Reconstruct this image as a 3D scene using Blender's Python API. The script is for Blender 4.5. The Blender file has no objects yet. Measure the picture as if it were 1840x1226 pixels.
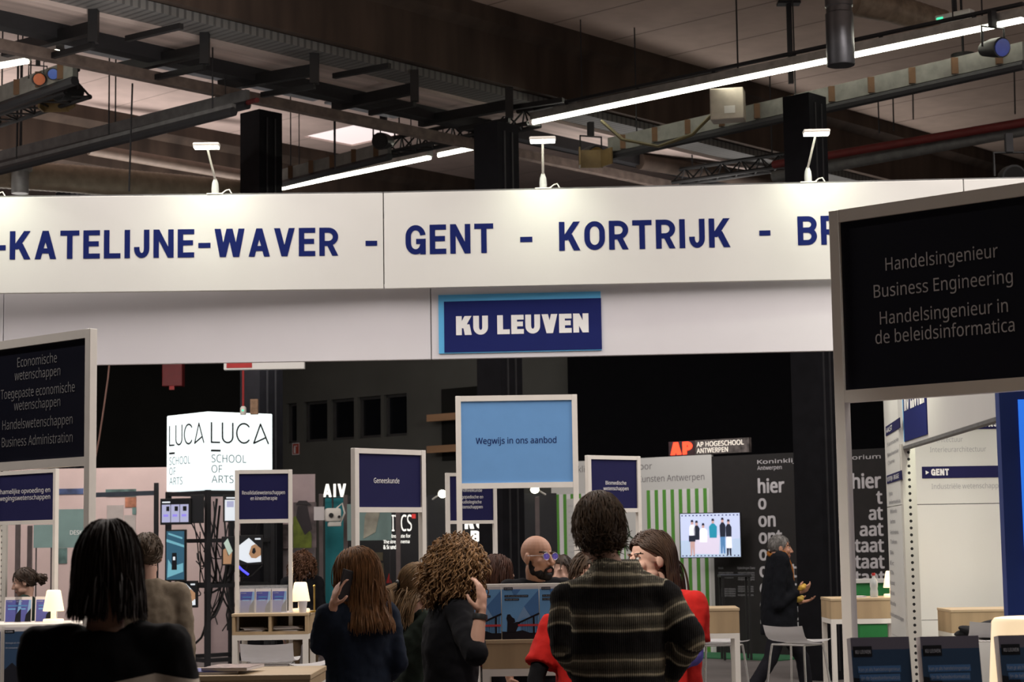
import bpy, bmesh, math, random
from mathutils import Vector, Matrix, noise as mnoise
random.seed(7)
C = bpy.context.scene.collection
SC = bpy.context.scene
PI = math.pi

# ------------------------------------------------------------------ camera
FPX, HOR, ROLL, CAMZ = 3400.0, 970.0, -0.015, 1.6
th = math.atan((HOR - 613) / FPX)
Fv = Vector((0, math.cos(th), math.sin(th)))
R0 = Vector((1, 0, 0)); U0 = Vector((0, -math.sin(th), math.cos(th)))
Rv = math.cos(ROLL) * R0 + math.sin(ROLL) * U0
Uv = -math.sin(ROLL) * R0 + math.cos(ROLL) * U0
camd = bpy.data.cameras.new('camera'); cam = bpy.data.objects.new('camera', camd); C.objects.link(cam)
cam.matrix_world = Matrix(((Rv.x, Uv.x, -Fv.x, 0), (Rv.y, Uv.y, -Fv.y, 0), (Rv.z, Uv.z, -Fv.z, CAMZ), (0, 0, 0, 1)))
camd.sensor_width = 36; camd.lens = FPX / 1840 * 36
camd.clip_start = 0.05; camd.clip_end = 300
camd.dof.use_dof = True; camd.dof.focus_distance = 10.5; camd.dof.aperture_fstop = 7.1
SC.camera = cam

# ------------------------------------------------------------------ world, exposure
w = bpy.data.worlds.new('world'); SC.world = w; w.use_nodes = True
w.node_tree.nodes['Background'].inputs[0].default_value = (0.9, 0.84, 0.78, 1)
w.node_tree.nodes['Background'].inputs[1].default_value = 0.05
SC.view_settings.view_transform = 'Standard'; SC.view_settings.look = 'None'
SC.view_settings.exposure = 0.0; SC.view_settings.gamma = 1.0
SC.view_settings.use_curve_mapping = False
SC.cycles.max_bounces = 6; SC.cycles.diffuse_bounces = 3
SC.cycles.sample_clamp_indirect = 4.0
SC.cycles.caustics_reflective = False; SC.cycles.caustics_refractive = False

HANG = math.radians(47.8)           # the hall's own axes: A along the beams, B across them
Av = Vector((math.cos(HANG), math.sin(HANG), 0)); Bv = Vector((-math.sin(HANG), math.cos(HANG), 0))
def ray(px, py): return Fv * FPX + Rv * (px - 920) - Uv * (py - 613)
def P(px, py, Y):
    d = ray(px, py); t = Y / d.y
    return Vector((d.x * t, Y, CAMZ + d.z * t))
def Zp(px, py, z):
    d = ray(px, py); t = (z - CAMZ) / d.z
    return Vector((d.x * t, d.y * t, z))
def XZ(px, Y, z):                    # world x of an image column at depth Y and height z
    py = HOR - (z - CAMZ) * FPX / Y
    return P(px, py, Y).x
def hall(v): return (v.dot(Av), v.dot(Bv))

def area(name, loc, target, sx, sy, power, col=(1, 1, 1), spread=PI):
    l = bpy.data.lights.new(name, 'AREA'); l.shape = 'RECTANGLE'; l.size = sx; l.size_y = sy
    l.energy = power; l.color = col; l.spread = spread
    o = bpy.data.objects.new(name, l); C.objects.link(o)
    o.location = loc; d = Vector(target) - Vector(loc)
    o.rotation_euler = d.to_track_quat('-Z', 'Y').to_euler()
    return o
# rows of hall lighting overhead (LED runs along B), and fill rows added to them
def hall_or_fill_row(a, b, z, length, power, col=(1.0, 0.93, 0.88)):
    c = Av * a + Bv * b
    l = bpy.data.lights.new('hall_led_light', 'AREA'); l.shape = 'RECTANGLE'; l.size = 0.25; l.size_y = length
    l.energy = power; l.color = col
    o = bpy.data.objects.new('hall_led_light', l); C.objects.link(o)
    o.location = (c.x, c.y, z); o.rotation_euler = (0, 0, HANG)
    return o
for (x, y, ln, pw) in [(-6.5, 13.2, 10, 300), (0.5, 11.5, 10, 330), (6.5, 11.5, 10, 380), (-10, 18, 10, 300), (-4.5, 17.0, 6, 260), (6.5, 15.2, 8, 330),
                       (11, 16, 10, 200), (6.2, 4, 9, 170), (10, 4, 8, 60)]:  # second row here is fill, added to light the people's backs
    v = Vector((x, y, 0)); hall_or_fill_row(v.dot(Av), v.dot(Bv), 6.85, ln, pw)
    # added upward fill without a fitting, to brighten the ceiling boards
    up = hall_or_fill_row(v.dot(Av), v.dot(Bv), 5.9, ln, pw * .225 + 8); up.rotation_euler = (PI, 0, -HANG); up.data.size = 0.5

for (x, y, ln, pw) in [(-7, 27, 9, 150), (4, 28.5, 9, 70), (13, 25, 9, 40)]:      # more added upward fill, for the far bay ceiling
    v = Vector((x, y, 0)); up = hall_or_fill_row(v.dot(Av), v.dot(Bv), 5.9, ln, pw); up.rotation_euler = (PI, 0, -HANG); up.data.size = .5

# ------------------------------------------------------------------ materials
MATS = {}
def mat(name, col, rough=0.6, metal=0.0, var=0.12, scale=8.0, emit=0.0, ecol=None, bump=0.0, stretch=None, spec=0.4, alpha=1.0, trans=0.0):
    if name in MATS: return MATS[name]
    m = bpy.data.materials.new(name); m.use_nodes = True; nt = m.node_tree; N = nt.nodes; L = nt.links
    b = N['Principled BSDF']
    b.inputs['Roughness'].default_value = rough; b.inputs['Metallic'].default_value = metal
    b.inputs['Specular IOR Level'].default_value = spec
    tc = N.new('ShaderNodeTexCoord'); mp = N.new('ShaderNodeMapping')
    if stretch: mp.inputs['Scale'].default_value = stretch
    nz = N.new('ShaderNodeTexNoise'); nz.inputs['Scale'].default_value = scale; nz.inputs['Detail'].default_value = 4
    L.new(tc.outputs['Object'], mp.inputs[0]); L.new(mp.outputs[0], nz.inputs['Vector'])
    rp = N.new('ShaderNodeValToRGB')
    rp.color_ramp.elements[0].position = 0.3; rp.color_ramp.elements[1].position = 0.7
    lo = [max(0, c * (1 - var)) for c in col]; hi = [min(1, c * (1 + var)) for c in col]
    rp.color_ramp.elements[0].color = (*lo, 1); rp.color_ramp.elements[1].color = (*hi, 1)
    L.new(nz.outputs['Fac'], rp.inputs[0]); L.new(rp.outputs[0], b.inputs['Base Color'])
    if emit:
        b.inputs['Emission Color'].default_value = (*(ecol or col), 1); b.inputs['Emission Strength'].default_value = emit
    if bump:
        bp = N.new('ShaderNodeBump'); bp.inputs['Strength'].default_value = bump; bp.inputs['Distance'].default_value = 0.01
        L.new(nz.outputs['Fac'], bp.inputs['Height']); L.new(bp.outputs[0], b.inputs['Normal'])
    b.inputs['Alpha'].default_value = alpha
    b.inputs['Transmission Weight'].default_value = trans
    MATS[name] = m
    return m
def striped(name, c1, c2, axis, period, duty, rough=0.6, soft=0.002, var=0.08, scale=3.0):
    """two colours alternating along one object axis (joint lines, slats, printed stripes)"""
    if name in MATS: return MATS[name]
    m = mat(name, c1, rough, var=var, scale=scale); nt = m.node_tree; N = nt.nodes; L = nt.links
    b = N['Principled BSDF']; src = b.inputs['Base Color'].links[0].from_socket
    tc = N.new('ShaderNodeTexCoord'); sp = N.new('ShaderNodeSeparateXYZ'); L.new(tc.outputs['Object'], sp.inputs[0])
    a = N.new('ShaderNodeMath'); a.operation = 'MULTIPLY'; a.inputs[1].default_value = 1 / period; L.new(sp.outputs[axis], a.inputs[0])
    f = N.new('ShaderNodeMath'); f.operation = 'FRACT'; L.new(a.outputs[0], f.inputs[0])
    c = N.new('ShaderNodeMath'); c.operation = 'LESS_THAN'; c.inputs[1].default_value = duty; L.new(f.outputs[0], c.inputs[0])
    mx = N.new('ShaderNodeMix'); mx.data_type = 'RGBA'; L.new(c.outputs[0], mx.inputs['Factor'])
    L.new(src, mx.inputs['A']); mx.inputs['B'].default_value = (*c2, 1)
    L.new(mx.outputs['Result'], b.inputs['Base Color'])
    return m
white = mat('white_panel', (0.63, 0.628, 0.605), 0.45, var=0.02, scale=2)
whitem = mat('white_metal', (0.74, 0.71, 0.66), 0.4, var=0.03)
greym = mat('grey_metal', (0.36, 0.37, 0.36), 0.4, 0.6)
darkm = mat('dark_metal', (0.022, 0.022, 0.025), 0.65, 0.1)
blackp = mat('black_plastic', (0.012, 0.012, 0.013), 0.5)
blackpaint = mat('black_paint', (0.004, 0.004, 0.005), 0.9, spec=.05)
navy = mat('navy_print', (0.013, 0.013, 0.068), 0.7, var=0.03, spec=.15)
navyd = mat('dark_navy_panel', (0.006, 0.007, 0.016), 0.35, var=0.03)
skyb = mat('sky_blue_print', (0.135, 0.32, 0.63), 0.6, var=0.02)
lightb = mat('light_blue_print', (0.10, 0.42, 0.75), 0.5, var=0.02)
wtext = mat('white_lettering', (0.8, 0.8, 0.8), 0.6, var=0.01)
gtext = mat('grey_lettering', (0.34, 0.34, 0.36), 0.6, var=0.01)
btext = mat('blue_lettering', (0.008, 0.015, 0.105), 0.8, spec=.08, var=0.01)
ktext = mat('black_lettering', (0.015, 0.015, 0.02), 0.5, var=0.01)
wood = mat('pale_oak', (0.40, 0.29, 0.17), 0.55, var=0.14, scale=9, stretch=(1, 1, 0.08))
woodt = mat('pale_oak_top', (0.46, 0.35, 0.22), 0.5, var=0.1, scale=9, stretch=(0.1, 1, 1))
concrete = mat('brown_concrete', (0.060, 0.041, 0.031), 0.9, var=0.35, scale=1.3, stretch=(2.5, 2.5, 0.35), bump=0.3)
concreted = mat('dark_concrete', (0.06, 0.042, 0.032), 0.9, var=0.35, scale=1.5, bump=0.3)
steel = mat('dull_steel', (0.13, 0.13, 0.13), 0.65, 0.15, var=0.2)
galv = mat('galvanised', (0.42, 0.42, 0.40), 0.4, 0.7, var=0.2)
redp = mat('red_paint', (0.35, 0.02, 0.02), 0.5)

# ------------------------------------------------------------------ mesh helpers
class MB:
    def __init__(s): s.bm = bmesh.new(); s.mi = 0
    def _tag(s, n0):
        s.bm.faces.ensure_lookup_table()
        for f in s.bm.faces[n0:]: f.material_index = s.mi
    def box(s, x0, x1, y0, y1, z0, z1, bev=0.0):
        n0 = len(s.bm.faces)
        t = bmesh.new() if bev else s.bm
        vs = [t.verts.new(p) for p in [(x0,y0,z0),(x1,y0,z0),(x1,y1,z0),(x0,y1,z0),(x0,y0,z1),(x1,y0,z1),(x1,y1,z1),(x0,y1,z1)]]
        for q in [(0,3,2,1),(4,5,6,7),(0,1,5,4),(1,2,6,5),(2,3,7,6),(3,0,4,7)]: t.faces.new([vs[i] for i in q])
        if bev:
            bmesh.ops.bevel(t, geom=t.edges[:], offset=bev, segments=2, affect='EDGES', profile=0.5)
            s.merge(t)
        s._tag(n0); return s
    def merge(s, t):
        mp = {}
        for v in t.verts: mp[v] = s.bm.verts.new(v.co)
        for f in t.faces:
            try: s.bm.faces.new([mp[v] for v in f.verts])
            except ValueError: pass
        t.free()
    def obox(s, p0, p1, w, h, up=Vector((0, 0, 1))):
        """bar of section w (sideways) x h (upwards) from p0 to p1"""
        p0 = Vector(p0); p1 = Vector(p1); d = (p1 - p0).normalized()
        r = d.cross(up)
        if r.length < 1e-4: r = d.cross(Vector((0, 1, 0)))
        r.normalize(); u = r.cross(d).normalized(); n0 = len(s.bm.faces)
        vs = []
        for p in (p0, p1):
            for (a, b) in ((-1,-1),(1,-1),(1,1),(-1,1)): vs.append(s.bm.verts.new(p + r * (a * w / 2) + u * (b * h / 2)))
        for q in [(0,1,2,3),(7,6,5,4),(0,4,5,1),(1,5,6,2),(2,6,7,3),(3,7,4,0)]: s.bm.faces.new([vs[i] for i in q])
        s._tag(n0); return s
    def tube(s, pts, r, n=8, cap=True):
        pts = [Vector(p) for p in pts]; n0 = len(s.bm.faces)
        rr = r if isinstance(r, (list, tuple)) else [r] * len(pts)
        rings = []; ref = None
        for i, p in enumerate(pts):
            d = (pts[min(i + 1, len(pts) - 1)] - pts[max(i - 1, 0)])
            if d.length < 1e-9: d = Vector((0, 0, 1))
            d.normalize()
            if ref is None:
                ref = d.cross(Vector((0, 0, 1)))
                if ref.length < 1e-3: ref = d.cross(Vector((0, 1, 0)))
            ref = (ref - d * ref.dot(d))
            if ref.length < 1e-6: ref = d.orthogonal()
            ref.normalize(); o = d.cross(ref)
            rings.append([s.bm.verts.new(p + (ref * math.cos(2*PI*k/n) + o * math.sin(2*PI*k/n)) * rr[i]) for k in range(n)])
        for a, b in zip(rings, rings[1:]):
            for k in range(n): s.bm.faces.new((a[k], a[(k+1) % n], b[(k+1) % n], b[k]))
        if cap:
            s.bm.faces.new(rings[0][::-1]); s.bm.faces.new(rings[-1])
        s._tag(n0); return s
    def lathe(s, prof, c=(0, 0, 0), n=24):
        n0 = len(s.bm.faces); c = Vector(c); rings = []
        for (r, z) in prof:
            rings.append([s.bm.verts.new(c + Vector((r * math.cos(2*PI*k/n), r * math.sin(2*PI*k/n), z))) for k in range(n)])
        for a, b in zip(rings, rings[1:]):
            for k in range(n): s.bm.faces.new((a[k], a[(k+1) % n], b[(k+1) % n], b[k]))
        s.bm.faces.new(rings[0][::-1]); s.bm.faces.new(rings[-1]); s._tag(n0); return s
    def ell(s, c, r, M=None, seg=16, ring=10):
        n0 = len(s.bm.faces); T = Matrix.Translation(Vector(c))
        if M is not None: T = T @ M.to_4x4()
        S = Matrix.Diagonal((*r, 1)) if isinstance(r, (tuple, list)) else Matrix.Diagonal((r, r, r, 1))
        bmesh.ops.create_uvsphere(s.bm, u_segments=seg, v_segments=ring, radius=1.0, matrix=T @ S)
        s._tag(n0); return s
    def cone(s, p0, r0, p1, r1, n=12):
        return s.tube([p0, p1], [r0, r1], n)
    def cap(s, p0, r0, p1, r1, n=12):
        s.cone(p0, r0, p1, r1, n); s.ell(p0, r0, seg=n, ring=8); s.ell(p1, r1, seg=n, ring=8); return s
    def loft(s, secs, n=20, e=2.4):
        """closed body through horizontal super-ellipse sections (z, cx, cy, rx, ry)"""
        n0 = len(s.bm.faces); rings = []
        for (z, cx, cy, rx, ry) in secs:
            ring = []
            for k in range(n):
                t = 2*PI*k/n; c, q = math.cos(t), math.sin(t)
                ring.append(s.bm.verts.new((cx + rx * math.copysign(abs(c) ** (2/e), c), cy + ry * math.copysign(abs(q) ** (2/e), q), z)))
            rings.append(ring)
        for a, b in zip(rings, rings[1:]):
            for k in range(n): s.bm.faces.new((a[k], a[(k+1) % n], b[(k+1) % n], b[k]))
        s.bm.faces.new(rings[0][::-1]); s.bm.faces.new(rings[-1]); s._tag(n0); return s
    def poly(s, pts, y0, y1):
        """prism: polygon in (x, z) between depths y0 and y1"""
        n0 = len(s.bm.faces)
        a = [s.bm.verts.new((x, y0, z)) for x, z in pts]; b = [s.bm.verts.new((x, y1, z)) for x, z in pts]
        s.bm.faces.new(a); s.bm.faces.new(b[::-1]); n = len(pts)
        for i in range(n): s.bm.faces.new((a[i], b[i], b[(i+1) % n], a[(i+1) % n]))
        s._tag(n0); return s
    def stroke(s, pts, wd, y0, y1):
        """flat pen stroke in the (x, z) plane"""
        for (x0, z0), (x1, z1) in zip(pts, pts[1:]):
            d = Vector((x1 - x0, z1 - z0)); l = d.length
            if l < 1e-9: continue
            d /= l; q = Vector((-d.y, d.x)) * (wd / 2); e = d * (wd * 0.3)
            s.poly([(x0-e.x+q.x, z0-e.y+q.y), (x0-e.x-q.x, z0-e.y-q.y), (x1+e.x-q.x, z1+e.y-q.y), (x1+e.x+q.x, z1+e.y+q.y)], y0, y1)
        return s
    def build(s, name, m, parent=None, smooth=False, **kw):
        me = bpy.data.meshes.new(name)
        bmesh.ops.recalc_face_normals(s.bm, faces=s.bm.faces[:])
        s.bm.to_mesh(me); s.bm.free()
        for x in (m if isinstance(m, (list, tuple)) else [m]): me.materials.append(x)
        if smooth:
            me.shade_smooth()
            try: me.set_sharp_from_angle(angle=math.radians(40))
            except Exception: pass
        o = bpy.data.objects.new(name, me); C.objects.link(o)
        if parent: o.parent = parent
        for k, v in kw.items(): o[k] = v
        return o
def thing(name, label, cat, loc=(0, 0, 0), rot=0.0, group=None):
    o = bpy.data.objects.new(name, None); C.objects.link(o); o.empty_display_size = 0.1
    o.location = loc; o.rotation_euler = (0, 0, rot); o['label'] = label; o['category'] = cat
    if group: o['group'] = group
    return o
def tag(o, label, cat, group=None, kind=None):
    o['label'] = label; o['category'] = cat
    if group: o['group'] = group
    if kind: o['kind'] = kind
    return o
def struct(o, label=None, cat=None):
    o['kind'] = 'structure'
    if label: o['label'] = label
    if cat: o['category'] = cat
    return o
def copy_tree(o, parent=None, label=None, group=None):
    c = o.copy(); C.objects.link(c)
    if parent: c.parent = parent
    if label: c['label'] = label
    if group: c['group'] = group
    for ch in list(o.children): copy_tree(ch, c)
    return c

# ------------------------------------------------------------------ lettering
_fc = {}
WORK = bpy.data.scenes.new('workbench')      # empty side scene for evaluating text and remeshed bodies, removed at the end
def work_dg():
    with bpy.context.temp_override(scene=WORK, view_layer=WORK.view_layers[0]): return bpy.context.evaluated_depsgraph_get()
FONT = None
try:                                   # Blender's own bundled interface font; the built-in one if it is missing
    import os
    fp = os.path.join(bpy.utils.system_resource('DATAFILES'), 'fonts', 'NotoSansHebrew-Regular.woff2')
    if os.path.exists(fp): FONT = bpy.data.fonts.load(fp)
except Exception: FONT = None
def _glyphs(s, wt):
    key = (s, wt)
    if key in _fc: return _fc[key]
    cu = bpy.data.curves.new('t', 'FONT'); cu.body = s; cu.size = 1.0; cu.offset = wt; cu.resolution_u = 3
    cu.extrude = 0.0
    if FONT: cu.font = FONT
    cu.fill_mode = 'FRONT'
    o = bpy.data.objects.new('t', cu); WORK.collection.objects.link(o)
    dg = work_dg()
    me = bpy.data.meshes.new_from_object(o.evaluated_get(dg))
    vs = [(v.co.x, v.co.y) for v in me.vertices]; fs = [list(p.vertices) for p in me.polygons]
    bpy.data.objects.remove(o); bpy.data.curves.remove(cu); bpy.data.meshes.remove(me)
    _fc[key] = (vs, fs); return _fc[key]
# upright condensed bold capitals drawn as ribbons (x0..w, 0..1), for the big lettering
def _caps(ch, t):
    h = t / 2; R = []
    def ln(*p): R.append(('l', p))
    def arc(cx, cy, rx, ry, a0, a1): R.append(('a', (cx, cy, rx, ry, math.radians(a0), math.radians(a1))))
    def dg(x0, y0, x1, y1, k=1.12): R.append(('d', (x0, y0, x1, y1, t * k)))
    w = .60
    if ch in 'EFL':
        w = .54; ln(h, 0, h, 1)
        if ch != 'F': ln(0, h, w, h)
        if ch != 'L': ln(0, 1 - h, w, 1 - h); ln(0, .52, w * .93, .52)
    elif ch == 'I': w = t; ln(h, 0, h, 1)
    elif ch == 'T': w = .62; ln(0, 1 - h, w, 1 - h); ln(w / 2, 0, w / 2, 1)
    elif ch == 'H': ln(h, 0, h, 1); ln(w - h, 0, w - h, 1); ln(h, .52, w - h, .52)
    elif ch == 'N': w = .66; ln(h, 0, h, 1); ln(w - h, 0, w - h, 1); dg(h, 1, w - h, 0, 1.1)
    elif ch == 'K': w = .68; ln(h, 0, h, 1); dg(t * .9, .36, w - t * .62, 1, 1.2); dg(t * 1.75, .56, w - t * .6, 0, 1.2)
    elif ch == 'A': w = .70; dg(t * .55, 0, w / 2, 1, 1.1); dg(w - t * .55, 0, w / 2, 1, 1.1); ln(w * .22, .29, w * .78, .29)
    elif ch == 'V': w = .68; dg(t * .55, 1, w / 2, 0, 1.1); dg(w - t * .55, 1, w / 2, 0, 1.1)
    elif ch == 'W': w = .98; dg(t * .55, 1, w * .28, 0); dg(w * .28, 0, w / 2, 1); dg(w / 2, 1, w * .72, 0); dg(w * .72, 0, w - t * .55, 1)
    elif ch in 'OQCG':
        w = .66; r = w / 2 - h; ry = .30
        if ch == 'O': arc(w / 2, 1 - h - ry, r, ry, 0, 180); arc(w / 2, h + ry, r, ry, 180, 360); ln(h, h + ry, h, 1 - h - ry); ln(w - h, h + ry, w - h, 1 - h - ry)
        else:
            arc(w / 2, 1 - h - ry, r, ry, 8, 180); ln(h, h + ry, h, 1 - h - ry); arc(w / 2, h + ry, r, ry, 180, 352 if ch == 'C' else 345)
            if ch == 'G': ln(w - h, 0, w - h, .50); ln(w * .52, .44, w, .44)
    elif ch == 'U': w = .64; ry = .28; ln(h, h + ry, h, 1); ln(w - h, h + ry, w - h, 1); arc(w / 2, h + ry, w / 2 - h, ry, 180, 360)
    elif ch == 'J': w = .50; ry = .24; ln(w - h, h + ry, w - h, 1); arc(w / 2, h + ry, w / 2 - h, ry, 180, 360); ln(h, h + ry, h, h + ry + .06)
    elif ch in 'PRB':
        w = .62; ln(h, 0, h, 1); ym = .44 if ch != 'B' else .52; r = (1 - h - ym) / 2
        ln(h, 1 - h, w - h - r, 1 - h); ln(h, ym, w - h - r, ym); arc(w - h - r, ym + r, r, r, -90, 90)
        if ch == 'R': dg(w * .52, ym, w - t * .55, 0, 1.1)
        if ch == 'B': r = (ym - h) / 2; ln(h, h, w - h - r, h); arc(w - h - r, h + r, r, r, -90, 90)
    elif ch == 'D': w = .64; ln(h, 0, h, 1); ry = .5 - h; rx = .34; ln(h, 1 - h, w - h - rx, 1 - h); ln(h, h, w - h - rx, h); arc(w - h - rx, .5, rx, ry, -90, 90)
    elif ch == 'S': w = .60; r = w / 2 - h; ry = (1 - t) / 4; arc(w / 2, 1 - h - ry, r, ry, 12, 270); arc(w / 2, h + ry, r, ry, -168, 90)
    elif ch == '-': w = .40; ln(0, .42, w, .42)
    elif ch == ' ': w = .26
    return w, R
def capitals(parent, s, u0, u1, v0, cap, m, t=.19, y=-.003, gap=.13, name='lettering'):
    bm = bmesh.new(); x = 0; G = []
    for ch in s: w_, R = _caps(ch, t); G.append((x, R)); x += w_ + gap
    k = (u1 - u0) / (x - gap)
    def quad(a, b, c, d, i): bm.faces.new([bm.verts.new((u0 + p[0] * k, y - .00006 * (i % 5), v0 + p[1] * cap)) for p in (a, b, c, d)])
    i = 0
    for (ox, R) in G:
        for kind, p in R:
            i += 1
            if kind == 'l':
                x0, y0, x1, y1 = p; d = Vector((x1 - x0, y1 - y0)).normalized(); n = Vector((-d.y, d.x)) * t / 2
                quad((ox + x0 + n.x, y0 + n.y), (ox + x0 - n.x, y0 - n.y), (ox + x1 - n.x, y1 - n.y), (ox + x1 + n.x, y1 + n.y), i)
            elif kind == 'd':
                x0, y0, x1, y1, wd = p; quad((ox + x0 - wd / 2, y0), (ox + x0 + wd / 2, y0), (ox + x1 + wd / 2, y1), (ox + x1 - wd / 2, y1), i)
            else:
                cx, cy, rx, ry, a0, a1 = p; N_ = 14; h = t / 2
                for q in range(N_):
                    A = a0 + (a1 - a0) * q / N_; B = a0 + (a1 - a0) * (q + 1) / N_
                    quad((ox + cx + (rx + h) * math.cos(A), cy + (ry + h) * math.sin(A)), (ox + cx + (rx - h) * math.cos(A), cy + (ry - h) * math.sin(A)), (ox + cx + (rx - h) * math.cos(B), cy + (ry - h) * math.sin(B)), (ox + cx + (rx + h) * math.cos(B), cy + (ry + h) * math.sin(B)), i)
    for f in bm.faces:
        f.normal_update()
        if f.normal.y > 0: f.normal_flip()
    me = bpy.data.meshes.new(name); bm.to_mesh(me); bm.free(); me.materials.append(m)
    o = bpy.data.objects.new(name, me); C.objects.link(o); o.parent = parent; return o
def cpix(parent, pl, s, x0, x1, yb, cap, m, t=.19, dz=0.0, y=-.003, gap=.13):
    u0, v = pl.uv(x0, yb); u1, _ = pl.uv(x1, yb); _, vt = pl.uv(x0, yb - cap)
    return capitals(parent, s, u0, u1, v - dz, vt - v, m, t, y, gap)
_cap = None
def letters(parent, items, m, y=-0.002, name='lettering', label=None):
    """items: (text, mode, u0, u1, baseline z, cap height, weight); mode f = fill u0..u1, l/c/r = align at u0 with width factor u1"""
    global _cap
    if _cap is None: _cap = max(v[1] for v in _glyphs('H', 0)[0])
    for (s, mode, u0, u1, v0, cap, wt) in items:
        vs, fs = _glyphs(s, 0)
        if not vs: continue
        bm = bmesh.new(); k = cap / _cap; w_ = max(0, wt) * k
        xa = min(v[0] for v in vs); xb = max(v[0] for v in vs)
        if mode == 'f': kx = (u1 - u0 - 2 * w_) / (xb - xa); ox = u0 + w_
        else:
            kx = k * u1; wd = (xb - xa) * kx
            ox = {'l': u0, 'c': u0 - wd / 2, 'r': u0 - wd}[mode]
        offs = [(0, 0)] if wt <= 0 else [(0, 0), (-1, 0), (1, 0), (-.7, -.6), (.7, -.6), (-.7, .6), (.7, .6)]
        for i, (dx, dz) in enumerate(offs):        # heavier weights: the glyph laid over itself, nudged outwards
            nv = [bm.verts.new((ox + (a - xa) * kx + dx * w_, y - .00008 * i, v0 + b * (k - 1.2 * w_ / _cap * 0) + dz * w_)) for a, b in vs]
            for f in fs:
                try: bm.faces.new([nv[i_] for i_ in f])
                except ValueError: pass
        me = bpy.data.meshes.new(name); bm.to_mesh(me); bm.free(); me.materials.append(m)
        o = bpy.data.objects.new(name, me); C.objects.link(o); o.parent = parent
        if label: o['label'] = label
def span(pxa, pya, Ya, pxb, pyb, Yb):
    """ground frame through two image points at their depths: origin, heading and length of a wall or sign"""
    a = P(pxa, pya, Ya); b = P(pxb, pyb, Yb)
    d = Vector((b.x - a.x, b.y - a.y)); return Vector((a.x, a.y, 0)), math.atan2(d.y, d.x), d.length
# ================================================================== the hall
def hbox(name, a0, a1, b0, b1, z0, z1, m, **kw):
    o = MB().box(a0, a1, b0, b1, z0, z1).build(name, m); o.rotation_euler = (0, 0, HANG); return o
floorm = mat('grey_floor', (0.15, 0.135, 0.13), 0.75, var=0.2, scale=0.8)
fl = MB().box(-60, 60, -12, 70, -0.3, 0).build('floor', floorm); struct(fl)
ceilm = striped('ceiling_boards', (0.48, 0.375, 0.315), (0.2, 0.15, 0.125), 0, 1.2, 0.025, 0.85)
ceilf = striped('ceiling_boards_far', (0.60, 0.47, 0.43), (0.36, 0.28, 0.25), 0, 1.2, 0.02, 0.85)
ZC, ZB = 8.2, 7.3
b1 = hall(Zp(1000, 45, ZC))[1]
# skylight opening in the far bay
sk = [hall(Zp(*p, ZC)) for p in ((555, 248), (640, 224), (735, 238), (650, 259))]
sa0, sa1 = min(p[0] for p in sk), max(p[0] for p in sk)
sb0, sb1 = min(p[1] for p in sk), max(p[1] for p in sk)
struct(hbox('ceiling', -60, 70, -20, b1 + 0.3, ZC, ZC + .2, ceilm))
bend = 50
c2 = MB()
c2.box(-60, sa0, b1 + .3, bend, ZC, ZC + .2); c2.box(sa1, 70, b1 + .3, bend, ZC, ZC + .2)
c2.box(sa0, sa1, b1 + .3, sb0, ZC, ZC + .2); c2.box(sa0, sa1, sb1, bend, ZC, ZC + .2)
o = c2.build('ceiling_far', ceilf); o.rotation_euler = (0, 0, HANG); struct(o)
skm = mat('daylight_pane', (0.9, 0.85, 0.85), 0.5, emit=0.8, ecol=(1, 0.86, 0.84), var=0.02)
o = hbox('window_1', sa0 + .002, sa1 - .002, sb0 + .002, sb1 - .002, ZC + .03, ZC + .09, skm); struct(o)
o = MB()
curbm = mat('skylight_curb', (0.6, 0.55, 0.52), 0.8)
for q in ((sa0-.1, sa0, sb0-.1, sb1+.1), (sa1, sa1+.1, sb0-.1, sb1+.1), (sa0, sa1, sb0-.1, sb0), (sa0, sa1, sb1, sb1+.1)): o.box(*q, ZC + .2, ZC + .55)
o = o.build('trim_1', curbm); o.rotation_euler = (0, 0, HANG); struct(o)
# main concrete beam: web with a wider head under the boards
def beam(name, b, zb, zc, w=.5, a0=-50, a1=60, m=concrete):
    bm_ = MB()
    for q in [(b, b + w, zb, zc - .28)]: bm_.box(a0, a1, q[0], q[1], q[2], q[3])
    prof = [(b, zc - .3), (b - .14, zc - .2), (b - .14, zc), (b + w + .14, zc), (b + w + .14, zc - .2), (b + w, zc - .3)]
    n = len(prof); va = [bm_.bm.verts.new((a0, y, z)) for y, z in prof]; vb = [bm_.bm.verts.new((a1, y, z)) for y, z in prof]
    for i in range(n): bm_.bm.faces.new((va[i], va[(i+1) % n], vb[(i+1) % n], vb[i]))
    bm_.bm.faces.new(va); bm_.bm.faces.new(vb[::-1])
    o = bm_.build(name, m); o.rotation_euler = (0, 0, HANG); struct(o); return o
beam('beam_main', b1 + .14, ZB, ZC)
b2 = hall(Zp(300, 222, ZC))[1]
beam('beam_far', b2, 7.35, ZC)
b0 = hall(Zp(1790, -40, ZC))[1]
# second beam far to the right behind the stands, and the walls
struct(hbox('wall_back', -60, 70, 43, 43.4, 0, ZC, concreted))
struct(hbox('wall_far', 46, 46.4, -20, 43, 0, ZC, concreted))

bk = mat('black_wall', (0.014, 0.0145, 0.0135), 0.9, var=0.25, scale=0.6, spec=.1)
gk = mat('dark_grey_wall', (0.095, 0.098, 0.090), 0.85, var=0.15, scale=0.7, spec=.15)
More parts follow.
